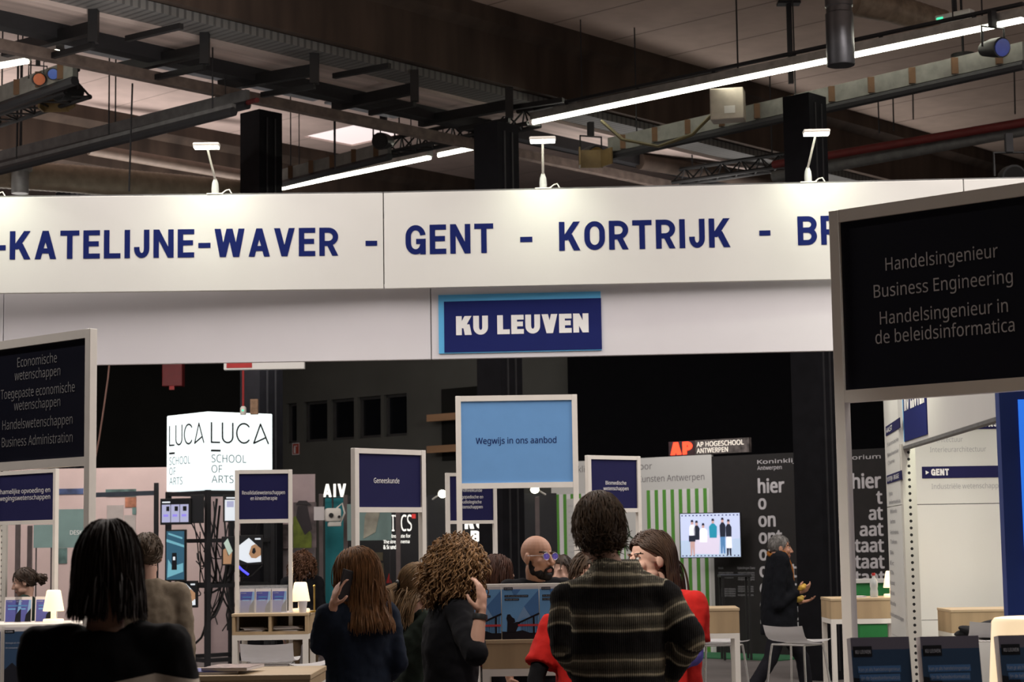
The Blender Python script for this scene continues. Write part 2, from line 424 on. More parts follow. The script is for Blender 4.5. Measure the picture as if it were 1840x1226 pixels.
# dark partition wall with a strip of windows, along B
def wallB(px, Y): return hall(P(px, 900, Y))
wa = wallB(600, 34.5)[0]
wb0 = hall(P(1030, 900, 1))  # placeholder for heading only
def on_wall(px, py, a):              # point of a wall plane (fixed a) seen at a pixel
    d = ray(px, py); t = a / (d.x * Av.x + d.y * Av.y)
    return (d.x * t) * Bv.x + (d.y * t) * Bv.y, CAMZ + d.z * t
bl, _ = on_wall(515, 700, wa); br, _ = on_wall(1022, 700, wa)
_, wz1 = on_wall(625, 716, wa); _, wz0 = on_wall(625, 790, wa)
wtop = 6.4
wins = [(515, 533), (546, 588), (594, 636), (643, 684), (690, 731)]
W = MB(); rects = []
for (x0, x1) in wins:
    q0, _ = on_wall(x0, 745, wa); q1, _ = on_wall(x1, 745, wa); rects.append((min(q0, q1), max(q0, q1)))
lo, hi = min(br, bl) - .0, max(br, bl) + 9
rs = sorted(rects)
W.box(wa, wa + .25, lo, hi, 0, wz0); W.box(wa, wa + .25, lo, hi, wz1, wtop)
cur = lo
for (q0, q1) in rs:
    W.box(wa, wa + .25, cur, q0, wz0, wz1); cur = q1
W.box(wa, wa + .25, cur, hi, wz0, wz1)
o = W.build('wall_partition', gk); o.rotation_euler = (0, 0, HANG); struct(o)
glass = mat('dark_glass', (0.006, 0.007, 0.009), 0.12, var=0.1)
frm = mat('window_frame_dark', (0.05, 0.05, 0.05), 0.5)
for i, (q0, q1) in enumerate(rs):
    o = MB().box(wa + .1, wa + .13, q0, q1, wz0, wz1).build('window_%d' % (i + 2), glass); o.rotation_euler = (0, 0, HANG); struct(o)
    f = MB()
    for (a, b, c, d) in ((q0, q0 + .05, wz0, wz1), (q1 - .05, q1, wz0, wz1), (q0, q1, wz0, wz0 + .05), (q0, q1, wz1 - .05, wz1)):
        f.box(wa + .06, wa + .1, a, b, c, d)
    f.build('window_frame', frm, o)
# ledge line and dark doorway recess right of the windows
q0, dz1 = on_wall(795, 700, wa); q1, _ = on_wall(868, 700, wa); _, dz0 = on_wall(800, 828, wa)
o = MB().box(wa - .03, wa - .005, min(q0, q1), max(q0, q1), dz0, dz1).build('door_1', bk); o.rotation_euler = (0, 0, HANG); struct(o)
for k, py in enumerate((753, 809)):
    qa, zz = on_wall(787, py, wa); qb, _ = on_wall(860, py, wa)
    o = MB().box(wa - .28, wa - .16, min(qa, qb), max(qa, qb), zz - .06, zz + .06).build('timber_rail', mat('pine', (0.42, 0.25, 0.14), 0.6, stretch=(1, .1, 1)))
    o.rotation_euler = (0, 0, HANG)
    tag(o, ('upper' if k == 0 else 'lower') + ' pale timber rail across the dark doorway left of the light blue board', 'rail', 'timber rails across the doorway')
# darker return walls: left black hangings and the big black drape on the right
def flat_wall(name, pxa, Ya, pxb, Yb, z0, z1, m, t=.15):
    loc, rot, L = span(pxa, 900, Ya, pxb, 900, Yb)
    o = MB().box(0, L, 0, t, z0, z1).build(name, m); o.location = loc; o.rotation_euler = (0, 0, rot); return struct(o)
flat_wall('wall_left_black', -400, 35.5, 513, 35.5, 0, 5.4, bk)
flat_wall('wall_right_black', 1024, 30.3, 2300, 28.0, 0, 5.6, blackpaint)
# panel joints and a diagonal brace on the black wall at the left
# ------------------------------------------------------------------ black columns
def column(px, Y, side, ztop, label_):
    p = P(px, 900, Y)
    m_ = MB().box(-side/2, side/2, -side/2, side/2, 0, ztop)
    o = m_.build('column', mat('black_column', (0.007, 0.007, 0.009), 0.75, var=0.2, spec=.12)); o.location = (p.x, p.y, 0); o.rotation_euler = (0, 0, HANG)
    struct(o, label_, 'column')
    g = MB()
    for s in (-1, 1): g.box(s*side*.18-.012, s*side*.18+.012, -side/2-.012, -side/2, .1, ztop-.1)
    g.build('edge_strip', darkm, o)
    return o
column(470, 26.5, .42, 7.7, 'black square column behind the illuminated cube')
column(901, 21.2, .36, 6.3, 'black square column behind the middle of the white fascia')
column(127, 28.6, .38, 7.5, 'black square column behind the left end of the white fascia')
column(1468, 21.3, .355, 6.6, 'black square column in front of the lettered black wall')
# ------------------------------------------------------------------ overhead services (all along A unless said)
def run(name, px, py, z, w, h, m, a0=-12, a1=30, label=None, cat=None, px0=None, px1=None):
    b = hall(Zp(px, py, z))[1]
    if px0 is not None: a0 = hall(Zp(*px0, z))[0]
    if px1 is not None: a1 = hall(Zp(*px1, z))[0]
    o = MB().box(a0, a1, b - w/2, b + w/2, z - h/2, z + h/2).build(name, m); o.rotation_euler = (0, 0, HANG)
    if label: tag(o, label, cat)
    return o
corr = striped('ribbed_metal', (0.17, 0.17, 0.165), (0.09, 0.09, 0.09), 0, .10, .35, 0.5)
run('ribbed_tray', 500, 80, 7.24, .5, .1, corr, label='ribbed metal tray along the underside of the big concrete beam', cat='cable tray')
run('brown_channel', 500, 109, 7.2, .52, .12, mat('channel_brown', (0.55, 0.45, 0.41), .7, var=.3, scale=2, stretch=(.2, 3, 1)), label='long flat brown channel beside the ribbed tray', cat='channel')
o = run('steel_girder', 500, 141, 7.1, .2, .24, darkm, label='dark steel girder running beside the brown channel', cat='girder')
run('service_pipe', 500, 186, 6.82, .11, .12, mat('pipe_brown', (0.17, 0.13, 0.11), .6, var=.3), label='brown square pipe running above the tops of the columns', cat='pipe', a0=-6)
# crossbars along B with grey panels between
cross = [((8, 92), (168, 50)), ((205, 126), (368, 90)), ((395, 155), (565, 126)), ((600, 190), (745, 159)), ((755, 219), (915, 189))]
for i, (p0, p1) in enumerate(cross):
    a = Zp(*p0, 7.0); b_ = Zp(*p1, 7.0)
    t = thing('cross_bar', ['leftmost black cross bar hung under the brown channel', 'second black cross bar from the left under the channel', 'middle black cross bar hung under the channel', 'fourth black cross bar from the left under the channel', 'rightmost black cross bar hung under the channel'][i], 'bar', (a.x, a.y, 7.0), 0, 'black bars across the ceiling channel')
    d = b_ - a
    MB().obox((0, 0, 0), d, .09, .13).build('bar', blackp, t)
    MB().obox(d + Vector((0, 0, -.16)), d + Vector((0, 0, .22)), .1, .1).build('bracket', blackp, t)
    MB().obox(d * .45 + Vector((0, 0, -.19)), d + Vector((0, 0, -.19)), .05, .06).build('lower_bar', blackp, t)
for (p0, p1, lb) in (((228, 70), (326, 47), 'thin dark bar across the ribbed tray at upper left'), ((600, 137), (700, 118), 'thin dark bar across the ribbed tray in the middle'), ((905, 196), (1012, 180), 'thin dark bar at the right end of the ribbed tray')):
    a = Zp(*p0, 7.02); b_ = Zp(*p1, 7.02); o = MB().obox((0, 0, 0), b_ - a, .06, .06).build('thin_bar', blackp); o.location = a; tag(o, lb, 'bar')
pan = mat('grey_panel', (0.42, 0.45, 0.50), .7, var=.15, scale=2)
for i in range(4):
    c0 = (Zp(*cross[i][0], 7.0) + Zp(*cross[i][1], 7.0)) / 2; c1 = (Zp(*cross[i+1][0], 7.0) + Zp(*cross[i+1][1], 7.0)) / 2
    h0 = hall(c0); h1 = hall(c1)
    bg_, bp_ = hall(Zp(500, 150, 7.2))[1], hall(Zp(500, 186, 6.95))[1]; o = MB().box(h0[0] + .5, h1[0] + .3, bg_ + .1, bp_ + .55, 7.24, 7.27).build('grid_panel', pan); o.rotation_euler = (0, 0, HANG)
    tag(o, ['first grey ceiling panel from the left between black cross bars', 'second grey ceiling panel from the left between black cross bars', 'third grey ceiling panel from the left between black cross bars', 'fourth grey ceiling panel from the left between black cross bars'][i], 'panel', 'grey panels between the cross bars')
# LED runs along B
ledm = mat('led_diffuser', (1, 1, .9), .5, emit=14, ecol=(1.0, .97, .80), var=.01)
def led_run(p0, p1, z, label):
    a = Zp(*p0, z); b_ = Zp(*p1, z); d = b_ - a
    t = thing('led_batten', label, 'ceiling light', (a.x, a.y, z)); t['group'] = 'linear ceiling lights'
    MB().obox(Vector((0, 0, .085)), d + Vector((0, 0, .085)), .12, .10).build('housing', galv, t)
    MB().tube([Vector((0, 0, .01)), d + Vector((0, 0, .01))], .024, 10).build('diffuser', ledm, t, smooth=True)
    r = MB(); n = max(2, int(d.length / 1.1))
    r.obox(Vector((0, 0, .19)), d + Vector((0, 0, .19)), .05, .035)
    for k in range(n): r.box(*(lambda q: (q.x-.02, q.x+.02, q.y-.02, q.y+.02))(d * ((k + .5) / n)), .13, .18)
    r.build('rail', darkm, t)
    for u in (.12, .88): MB().tube([d * u + Vector((0, 0, .2)), d * u + Vector((0, 0, ZC - z))], .008, 6).build('hanger', darkm, t)
    return t
led_run((958, 222), (1840, 38), 6.98, 'long lit linear lamp crossing the upper right below the concrete beam')
led_run((508, 340), (773, 285), 6.98, 'long lit linear lamp just above the white fascia between two columns')
led_run((788, 281), (859, 266), 6.98, 'short lit linear lamp next to the middle black column')
led_run((-30, 126), (50, 112), 6.98, 'lit linear lamp cut by the left frame edge')
led_run((68, 106), (108, 96), 6.98, 'short lit linear lamp end hanging at upper left')
# cable trays along B
def tray(p0, p1, z, label, tilt=.16, clamps=0, m=None):
    m = m or mat('tray_grey', (.17, .17, .155), .6, .1, var=.2)
    a = Zp(*p0, z); b_ = Zp(*p1, z); d = b_ - a; s = d.cross(Vector((0, 0, 1))).normalized()
    t = thing('cable_tray', label, 'cable tray', (a.x, a.y, z))
    MB().obox(Vector((0, 0, 0)), d, .06, tilt).build('tray', m, t)
    MB().tube([Vector((0, 0, -tilt*.75)), d + Vector((0, 0, -tilt*.75))], .055, 8).build('pipe', darkm, t)
    for k in range(clamps):
        q = d * ((k + .5) / clamps) - s * -.04
        MB().obox(q + Vector((0, 0, -.09)), q + Vector((0, 0, .09)), .07, .05).build('clamp', mat('rusty_clamp', (.13, .07, .035), .7), t)
    for u in (.08, .5, .92): MB().tube([d * u, d * u + Vector((0, 0, ZC - z))], .009, 6).build('hanger', darkm, t)
    return t
tray((1095, 262), (1840, 92), 6.72, 'grey cable tray with brown clamps below the long linear lamp', .2, 11)
tray((508, 315), (700, 265), 6.95, 'grey cable tray above the fascia beside the left column', .17, 5)
tray((-20, 178), (135, 122), 7.0, 'light cable tray at the upper left edge', .2, 4)
tray((0, 282), (445, 172), 6.7, 'long grey cable tray sloping over the left part of the fascia', .14, 0, steel)
tray((0, 300), (420, 192), 6.4, 'second thin tray below the long grey one on the left', .07, 0, steel)
# trusses with lamps
def truss(p0, p1, z, hgt, label, bays=7):
    a = Zp(*p0, z); b_ = Zp(*p1, z); d = b_ - a; s = d.cross(Vector((0, 0, 1))).normalized() * (hgt * .55)
    t = thing('lighting_truss', label, 'truss', (a.x, a.y, z)); u = Vector((0, 0, hgt))
    q = [Vector((0, 0, 0)) - s, Vector((0, 0, 0)) + s, u]
    for v in q: MB().tube([v, v + d], .03, 8).build('chord', blackp, t)
    z_ = MB()
    for k in range(bays):
        f0, f1, f2 = d * (k / bays), d * ((k + .5) / bays), d * ((k + 1) / bays)
        for v in (q[0], q[1]): z_.tube([f0 + v, f1 + u, f2 + v], .014, 6)
        z_.tube([f0 + q[0], f1 + q[1], f2 + q[0]], .014, 6)
    z_.build('lacing', blackp, t)
    for f_ in (.15, .85): MB().tube([d * f_ + u, d * f_ + Vector((0, 0, ZC - z))], .01, 6).build('hanger', darkm, t)
    return t
truss((678, 282), (960, 224), 6.95, .22, 'black lighting truss above the fascia left of the middle column', 9)
truss((-20, 222), (140, 170), 6.85, .3, 'black lighting truss at the upper left edge', 5)
truss((1215, 330), (1420, 300), 6.75, .2, 'dark truss low behind the fascia right of centre', 6)
def stage_lamp(px, py, z, label, lens=(.03, .03, .05), s=1.0, rot=.4):
    p = Zp(px, py, z); t = thing('stage_lamp', label, 'stage light', p, rot)
    MB().tube([(0, .15*s, 0), (0, .02*s, -.02*s), (0, -.13*s, -.05*s)], [.07*s, .09*s, .1*s], 14).build('lamp_body', blackp, t, smooth=True)
    MB().tube([(0, -.13*s, -.05*s), (0, -.14*s, -.053*s)], .085*s, 14).build('lens', mat('lens_%d' % px, lens, .2), t)
    MB().tube([(-.13*s, 0, -.02*s), (-.13*s, 0, .18*s), (.13*s, 0, .18*s), (.13*s, 0, -.02*s)], .012*s, 6).build('yoke', blackp, t)
    MB().box(-.03*s, .03*s, -.03*s, .03*s, .18*s, .34*s).build('clamp', darkm, t)
    return t
stage_lamp(68, 140, 7.0, 'black stage lamp with orange front at upper left', (.6, .16, .06), .8)
stage_lamp(93, 131, 7.0, 'small blue fronted stage lamp at upper left', (.05, .14, .6), .7)
stage_lamp(122, 160, 6.95, 'black stage lamp on the end of the left truss', (.02, .02, .02), 1.2, -.6)
stage_lamp(1785, 82, 6.75, 'blue fronted stage lamp near the upper right corner', (.06, .1, .5), 1.1)
stage_lamp(1062, 274, 6.7, 'yellowish barn door lamp hanging right of the middle column', (.16, .10, .03), 1.2)
stage_lamp(690, 250, 7.05, 'black stage lamp at the left end of the centre truss', (.02, .02, .02), 1.2, -.3)
stage_lamp(1815, 312, 5.5, 'round black lamp behind the right end of the fascia', (.01, .01, .01), 1.3, 0)
# yellow flags on two lamps
yel = mat('tan_flag', (.16, .105, .04), .6)
for (px, py, z, lb) in ((97, 180, 6.9, 'tan folded flag under the left truss'), (1062, 283, 6.55, 'tan square flag below the barn door lamp')):
    p = Zp(px, py, z); t = MB(); t.box(-.16, -.14, -.12, .12, -.12, .12); t.box(-.16, .16, .1, .12, -.12, .12); t.obox((.14, .1, 0), (.27, -.1, 0), .02, .22)
    o = t.build('lamp_flag', yel); o.location = p; tag(o, lb, 'lamp flag')
# junction box, cans, ducts on the right
p = Zp(1308, 190, 6.75); t = thing('junction_box', 'cream junction box hanging on the cable tray at upper right', 'box', p, HANG - PI/2 + .5)
MB().box(-.2, .2, -.13, .13, -.19, .19, .012).build('casing', mat('cream_box', (.42, .38, .32), .5), t)
MB().box(-.03, .1, -.135, -.131, -.12, -.03).build('sticker', white, t)
MB().tube([(-.2, 0, -.1), (-.45, .1, -.3), (-.9, .3, -.38), (-1.4, .6, -.2), (-1.7, .8, .1)], .022, 6).build('cable', mat('olive_cable', (.12, .10, .04), .6), t, smooth=True)
p = Zp(1511, 118, 6.45); t = thing('ceiling_can', 'dark metal tube lamp hanging vertically in front of the long linear lamp', 'ceiling light', p)
MB().lathe([(.14, 0), (.145, .01), (.145, .55), (.135, .56), (.135, .62), (.145, .63), (.145, .78), (.06, .8)], n=28).build('can', mat('can_metal', (.11, .11, .12), .35, .8), t, smooth=True)
MB().tube([(0, 0, .78), (0, 0, ZC - 6.45)], .02, 8).build('stem', darkm, t)
p = Zp(1732, 131, 6.9); t = thing('ceiling_can', 'short black round lamp below the right end of the cable tray', 'ceiling light', p)
MB().lathe([(.13, 0), (.14, .02), (.14, .22), (.05, .24)], n=24).build('can', blackp, t, smooth=True)
MB().tube([(0, 0, .22), (0, 0, ZC - 6.9)], .015, 8).build('stem', darkm, t)
p = Zp(36, 348, 6.3); t = thing('duct_outlet', 'grey vertical duct outlet at the left behind the fascia', 'duct', p)
MB().lathe([(.11, 0), (.115, .02), (.115, .3), (.16, .31), (.16, .36), (.05, .38)], n=24).build('outlet', greym, t, smooth=True); MB().tube([(0, 0, .38), (0, 0, ZC - 6.3)], .02, 8).build('stem', darkm, t)
# flexible duct from the can lamp towards the right
def duct(pts, r, label, m, ribs=.1, name='flexible_duct'):
    pts = [Vector(p) for p in pts]; o = pts[0].copy(); path = []; rad = []
    for a, b_ in zip(pts, pts[1:]):
        n = max(2, int((b_ - a).length / ribs))
        for k in range(n):
            path += [a.lerp(b_, k / n), a.lerp(b_, (k + .5) / n)]; rad += [r, r * .965]
    path.append(pts[-1]); rad.append(r)
    q = MB().tube([p - o for p in path], rad, 16).build(name, m, smooth=True); q.location = o; tag(q, label, 'duct'); return q
duct([Zp(1530, 2, 7.7), Zp(1600, 14, 7.7), Zp(1690, 42, 7.7)], .17, 'ribbed flexible duct at the top right beside the tube lamp', mat('duct_tan', (.30, .23, .17), .5, .3, var=.3), .12)
duct([Zp(-40, 310, 6.6), Zp(140, 322, 6.6), Zp(430, 348, 6.6)], .2, 'silver spiral duct behind the left end of the fascia', mat('duct_silver', (.30, .25, .18), .5, .3, var=.2), .07, 'spiral_duct')
p = Zp(1716, 31, 7.4); t = thing('emergency_light', 'slim emergency lamp with a green glow at the top right', 'emergency light', p, -.75)
MB().box(-.22, .22, -.06, .06, -.03, .05, .01).build('casing', white, t)
MB().box(-.2, -.12, -.062, -.06, -.025, .02).build('indicator', mat('green_glow', (.05, .8, .4), .5, emit=1.2, ecol=(.08, .9, .45)), t)
MB().box(-.02, .02, -.02, .02, .05, ZC - 7.4).build('bracket', darkm, t)
# drop poles and thin wires
wires = [((1322, 0), (1326, 128), 'thin wire from the ceiling to the long linear lamp'), ((238, 150), (232, 344), 'long thin cable hanging behind the left fascia'), ((602, 215), (602, 305), 'thin rod holding the tray left of the skylight'), ((1577, 160), (1580, 240), 'thin rod at right above the red pipe'), ((1604, 150), (1606, 235), 'second thin rod above the red pipe'), ((1640, 145), (1641, 215), 'third thin rod above the red pipe'), ((1822, 105), (1824, 205), 'thin rod near the right frame edge')]
for (p0, p1, lb) in wires:
    a = Zp(*p0, 6.9 if p0[0] < 700 else ZC) if p0[1] > 1 else Zp(p0[0], p0[1] - 30, ZC)
    dd = P(p1[0], p1[1], a.y)
    o = MB().tube([(0, 0, 0), (dd.x - a.x, 0, dd.z - a.z)], .011, 6).build('hanging_wire', darkm); o.location = a; tag(o, lb, 'wire')
a = Zp(1417, 4, 8.19); bq = P(1424, 150, a.y)
t = thing('drop_pole', 'dark drop pole with a ceiling plate at the upper right', 'pole', (a.x, a.y, bq.z))
MB().box(-.03, .03, -.03, .03, 0, a.z - bq.z).build('pole', darkm, t); MB().box(-.14, .14, -.08, .08, a.z - bq.z - .03, a.z - bq.z).build('plate', darkm, t)
# pipes in the dark background on the right, red sprinkler pipes
def pipe(p0, Y0, p1, Y1, r, m, label, name='pipe'):
    a = P(*p0, Y0); b_ = P(*p1, Y1)
    o = MB().tube([(0, 0, 0), b_ - a], r, 10).build(name, m, smooth=True); o.location = a; tag(o, label, 'pipe'); return o
pipe((1390, 318), 25.5, (1900, 222), 23, .08, steel, 'grey pipe behind the right lamp above the fascia')
pipe((1390, 296), 25.3, (1900, 210), 22.8, .055, mat('dark_red_pipe', (.12, .012, .012), .6), 'red sprinkler pipe behind the right lamp above the fascia', 'sprinkler_pipe')
pipe((395, 198), 22, (462, 180), 21, .03, mat('dark_red_pipe', (.12, .012, .012), .6), 'short red pipe at the top of the left column', 'sprinkler_pipe')
pipe((160, 268), 27.8, (435, 315), 29.3, .09, mat('pipe_tan', (.22, .17, .14), .6), 'tan pipe on the wall behind the left lamp')
pipe((1150, 290), 27, (1500, 345), 29, .12, concrete, 'brown pipe low behind the fascia right of centre')
# ================================================================== the university stand
class Pl:
    """a vertical plane (origin on the floor, heading) for reading image points into (u, z) on it"""
    def __init__(s, loc, rot): s.o = Vector((loc[0], loc[1], 0)); s.r = Vector((math.cos(rot), math.sin(rot), 0)); s.n = Vector((-s.r.y, s.r.x, 0)); s.rot = rot
    def uv(s, px, py):
        d = ray(px, py); t = s.n.dot(s.o - Vector((0, 0, CAMZ))) / s.n.dot(d); q = Vector((0, 0, CAMZ)) + d * t - s.o
        return q.dot(s.r), q.z
def pix(pl, s, x0, x1, yb, cap, wt=0.0, dz=0.0, du=0.0):
    u0, v = pl.uv(x0, yb); u1, _ = pl.uv(x1, yb); _, vt = pl.uv(x0, yb - cap)
    return (s, 'f', u0 - du, u1 - du, v - dz, vt - v, wt)
perf = mat('perforated_white', (.62, .60, .55), .4, .2, var=.03)
def _perf(m, pitch, rad):
    nt = m.node_tree; N = nt.nodes; L = nt.links; b = N['Principled BSDF']; src = b.inputs['Base Color'].links[0].from_socket
    tc = N.new('ShaderNodeTexCoord'); sp = N.new('ShaderNodeSeparateXYZ'); L.new(tc.outputs['Object'], sp.inputs[0])
    def M(op, a, b_=None):
        n = N.new('ShaderNodeMath'); n.operation = op
        for i, v in enumerate((a, b_)):
            if v is None: continue
            if isinstance(v, (int, float)): n.inputs[i].default_value = v
            else: L.new(v, n.inputs[i])
        return n.outputs[0]
    z = M('MULTIPLY', M('SUBTRACT', M('FRACT', M('DIVIDE', sp.outputs[2], pitch)), .5), pitch)
    r = M('LESS_THAN', M('ADD', M('MULTIPLY', z, z), M('MULTIPLY', sp.outputs[0], sp.outputs[0])), rad * rad)
    mx = N.new('ShaderNodeMix'); mx.data_type = 'RGBA'; L.new(r, mx.inputs['Factor']); L.new(src, mx.inputs['A'])
    mx.inputs['B'].default_value = (.02, .02, .02, 1); L.new(mx.outputs['Result'], b.inputs['Base Color'])
_perf(perf, .0505, .011)

zb = P(690, 519, 16).z; zt = P(690, 347, 16).z
FA = [Zp(-140, 529, zb), Zp(690, 519, zb), Zp(1738, 497, zb), Zp(2150, 489, zb)]
def seg_panels(t, pts, z0, z1, thick, m, name='panel'):
    out = []
    for a, b_ in zip(pts, pts[1:]):
        d = b_ - a; L_ = math.hypot(d.x, d.y); rot = math.atan2(d.y, d.x)
        o = MB().box(.004, L_ - .004, 0, thick, z0 - z0, z1 - z0, .004).build(name, m, t)
        o.location = (a.x - t.location.x, a.y - t.location.y, z0 - t.location.z); o.rotation_euler = (0, 0, rot)
        out.append((o, Pl(a, rot), z0))
    return out
tf = thing('fascia_banner', 'long white overhead banner with blue campus city names', 'banner', (FA[1].x, FA[1].y, zb))
tf_p = seg_panels(tf, FA, zb, zt, .05, white)
def onp(pp, items, m, wt=.0, y=-.003, name='lettering'):
    o, pl, z0 = pp
    return letters(o, [pix(pl, s, x0, x1, yb, cap, wt_, z0) for (s, x0, x1, yb, cap, wt_) in items], m, y, name)
def capn(pp, items, m=btext):
    for (s, x0, x1, yb, cap) in items: cpix(pp[0], pp[1], s, x0, x1, yb, cap, m, .18, pp[2])
capn(tf_p[0], [('-KATELIJNE-WAVER', -12, 608, 467, 51), ('-', 657, 678, 459, 51)])
capn(tf_p[1], [('GENT', 729, 887, 458, 53), ('-', 935, 957, 453, 53), ('KORTRIJK', 1005, 1313, 451, 52), ('-', 1365, 1385, 441, 52), ('BRUGGE', 1434, 1680, 441, 52)])
# dark shadow-gap rails along the upper edge
for (o, pl, z0) in tf_p:
    L_ = max(v.co.x for v in o.data.vertices)
    MB().box(0, L_, .012, .04, zt - zb, zt - zb + .014).build('top_rail', steel, o)
# lower fascia, set back a little
zl = P(775, 646, 16.15).z; zlt = zb + .06
FB = [Zp(-420, 664, zl), Zp(5, 659, zl), Zp(775, 646, zl), Zp(1760, 625, zl), Zp(2150, 617, zl)]
whiteb = mat('white_panel_plain', (0.66, 0.645, 0.68), 0.5, var=0.02, scale=2)
tl = thing('fascia_board', 'plain white lower fascia with a dark blue university logo board', 'fascia', (FB[2].x, FB[2].y, zl))
tl_p = seg_panels(tl, FB, zl, zlt, .05, whiteb)
o, pl, z0 = tl_p[2]
# logo board: light blue sheet behind, dark blue sheet in front, white lettering
def rect_on(pl, z0, x0, y0, x1, y1):   # pixel corners: lower-left, upper-right
    u0, v0 = pl.uv(x0, y0); u1, v1 = pl.uv(x1, y1); return u0, u1, v0 - z0, v1 - z0
r1 = rect_on(pl, z0, 789, 636, 1079, 524)
lb = MB().box(r1[0], r1[1], -.012, 0, r1[2], r1[3]).build('logo_board', lightb, o)
r2 = rect_on(pl, z0, 799, 634, 1080, 536)
MB().box(r2[0], r2[1], -.016, -.0125, r2[2], r2[3]).build('logo_field', mat('logo_navy', (.009, .015, .11), .7, var=.02, spec=.15), lb)
cpix(lb, pl, 'KU LEUVEN', 820, 1058, 603, 34, wtext, .25, z0, -.018, .07)
# uprights carrying the fascia
def upright(px, Y, z1, label, w=.09):
    p = P(px, 900, Y); t = thing('perforated_upright', label, 'upright', (p.x, p.y, 0), 0)
    MB().box(-w/2, w/2, -.03, .03, 0, z1).build('post', perf, t)
    MB().box(-.16, .16, -.16, .16, 0, .012, .004).build('base_plate', galv, t)
    return t
upright(4, Zp(4, 659, zl).y + .16, zl + .4, 'white perforated upright at the left frame edge')
upright(1880, Zp(1880, 622, zl).y + .16, zl + .4, 'white perforated upright behind the right black sign')
# clamp lamps along the top edge
headm = mat('lamp_led_face', (1, 1, .95), .5, emit=12, ecol=(1, .98, .86), var=.01)
def arm_lamp(px, py, hx, hy, label, pw):
    # base on the top edge of whichever panel it sits on
    pl = tf_p[0][1] if px < 690 else tf_p[1][1]
    u, _ = pl.uv(px, py); b_ = pl.o + pl.r * u + pl.n * .025; b_.z = zt + .004
    t = thing('arm_lamp', label, 'lamp', b_, pl.rot, 'clamp lamps on the white banner')
    hd = P(hx, hy, b_.y - .42) - b_; hd = Matrix.Rotation(-pl.rot, 3, 'Z') @ hd
    MB().box(-.07, .07, -.03, .03, 0, .012, .003).build('foot', whitem, t)
    MB().lathe([(.03, .012), (.032, .05), (.027, .10), (.014, .135), (.008, .14)], n=20).build('base', mat('lamp_base_grey', (.42, .43, .42), .4), t, smooth=True)
    MB().tube([(0, 0, .13), hd * .9 + Vector((0, 0, .03)), hd + Vector((0, .02, .02))], .0095, 10).build('arm', whitem, t, smooth=True)
    h = MB().box(hd.x - .11, hd.x + .11, hd.y - .05, hd.y + .05, hd.z, hd.z + .03, .01).build('lamp_head', whitem, t)
    MB().box(hd.x - .102, hd.x + .102, hd.y - .046, hd.y + .046, hd.z - .014, hd.z + .002, .004).build('led_face', headm, h)
    pts = [Vector((.05, 0, .006)), Vector((.09, .01, .04)), Vector((.12, .0, .045)), Vector((.14, .0, .01))]
    MB().tube(pts, .006, 6).build('cord', whitem, t, smooth=True)
    W_ = Matrix.Rotation(pl.rot, 3, 'Z') @ hd + b_
    tgt = W_ + pl.n * .34 + Vector((0, 0, -.9))
    area('lamp_light', W_ + Vector((0, 0, -.03)), tgt, .2, .08, pw, (.94, 1.0, .76), 2.1)
    return t
arm_lamp(386, 350, 371, 264, 'clamp lamp lit on the banner above the letters of the left city name', 2.3)
arm_lamp(976, 340, 975, 253, 'clamp lamp lit on the banner edge above the middle city name', 2.6)
arm_lamp(1453, 329, 1467, 240, 'clamp lamp leaning right on the banner edge beside the right sign', 2.6)
arm_lamp(-22, 354, -30, 268, 'clamp lamp just outside the left end of the banner', 2.5)

# ------------------------------------------------------------------ framed signs on two posts
def sign(label, px, Y, rot, wd, ztop, zbot, lines, face, tm, bw=.05, bt=.055, from_right=False, wt=0.0, group=None):
    """px: image column of the frame's lower left (or right) outer corner; lines (text, x0, x1, y baseline, cap px)"""
    p = P(px, HOR - (zbot - CAMZ) * FPX / Y, Y); r = Vector((math.cos(rot), math.sin(rot), 0))
    o0 = p - r * wd if from_right else p
    t = thing('framed_sign', label, 'sign', (o0.x, o0.y, 0), rot, group); pl = Pl(o0, rot)
    for x in (0, wd - bw): MB().box(x, x + bw, 0, bw, 0, ztop, .003).build('post', whitem, t)
    for z in (zbot, ztop - bt): MB().box(bw, wd - bw, .002, bw - .002, z, z + bt).build('rail', whitem, t)
    pn = MB().box(bw, wd - bw, bw*.35, bw*.65, zbot + bt, ztop - bt).build('panel', face, t)
    it = [pix(pl, s, x0, x1, yb, cap, wt) for (s, x0, x1, yb, cap) in lines]
    if it: letters(pn, it, tm, bw*.35 - .002)
    return t, pl
Brot = -(PI/2 - HANG)               # facing along the hall's B axis
Arot = HANG
def zz(px, py, Y): return P(px, py, Y).z
sign('large black framed sign with three lines of business degrees at the right', 1500, 8.4, Brot, 1.22, zz(1491, 380, 8.4), zz(1500, 725, 8.4),
     [('Handelsingenieur', 1588, 1791, 486, 23), ('Business Engineering', 1567, 1818, 535, 23), ('Handelsingenieur in', 1578, 1809, 583, 23), ('de beleidsinformatica', 1570, 1821, 618, 23)], navyd, mat('sign_lettering', (.55, .55, .57), .6))
sign('black framed sign listing economics degrees at the left frame edge', 160, 11.8, Brot, 1.22, zz(164, 590, 11.8), zz(160, 836, 11.8),
     [('Economische', 27, 98, 660, 17), ('wetenschappen', 22, 104, 684, 17), ('Toegepaste economische', -3, 130, 718, 17), ('wetenschappen', 21, 104, 738, 17), ('Handelswetenschappen', 0, 126, 773, 17), ('Business Administration', -1, 126, 804, 17)], navyd, mat('dim_lettering', (.20, .20, .205), .6), bw=.055, from_right=True)
sign('light blue framed sign reading Wegwijs in ons aanbod', 820, 15.5, 0.0, 1.0, zz(817, 712, 15.5), zz(821, 879, 15.5),
     [('Wegwijs in ons aanbod', 855, 1000, 798, 11)], skyb, btext, bw=.045, bt=.045, wt=.006)
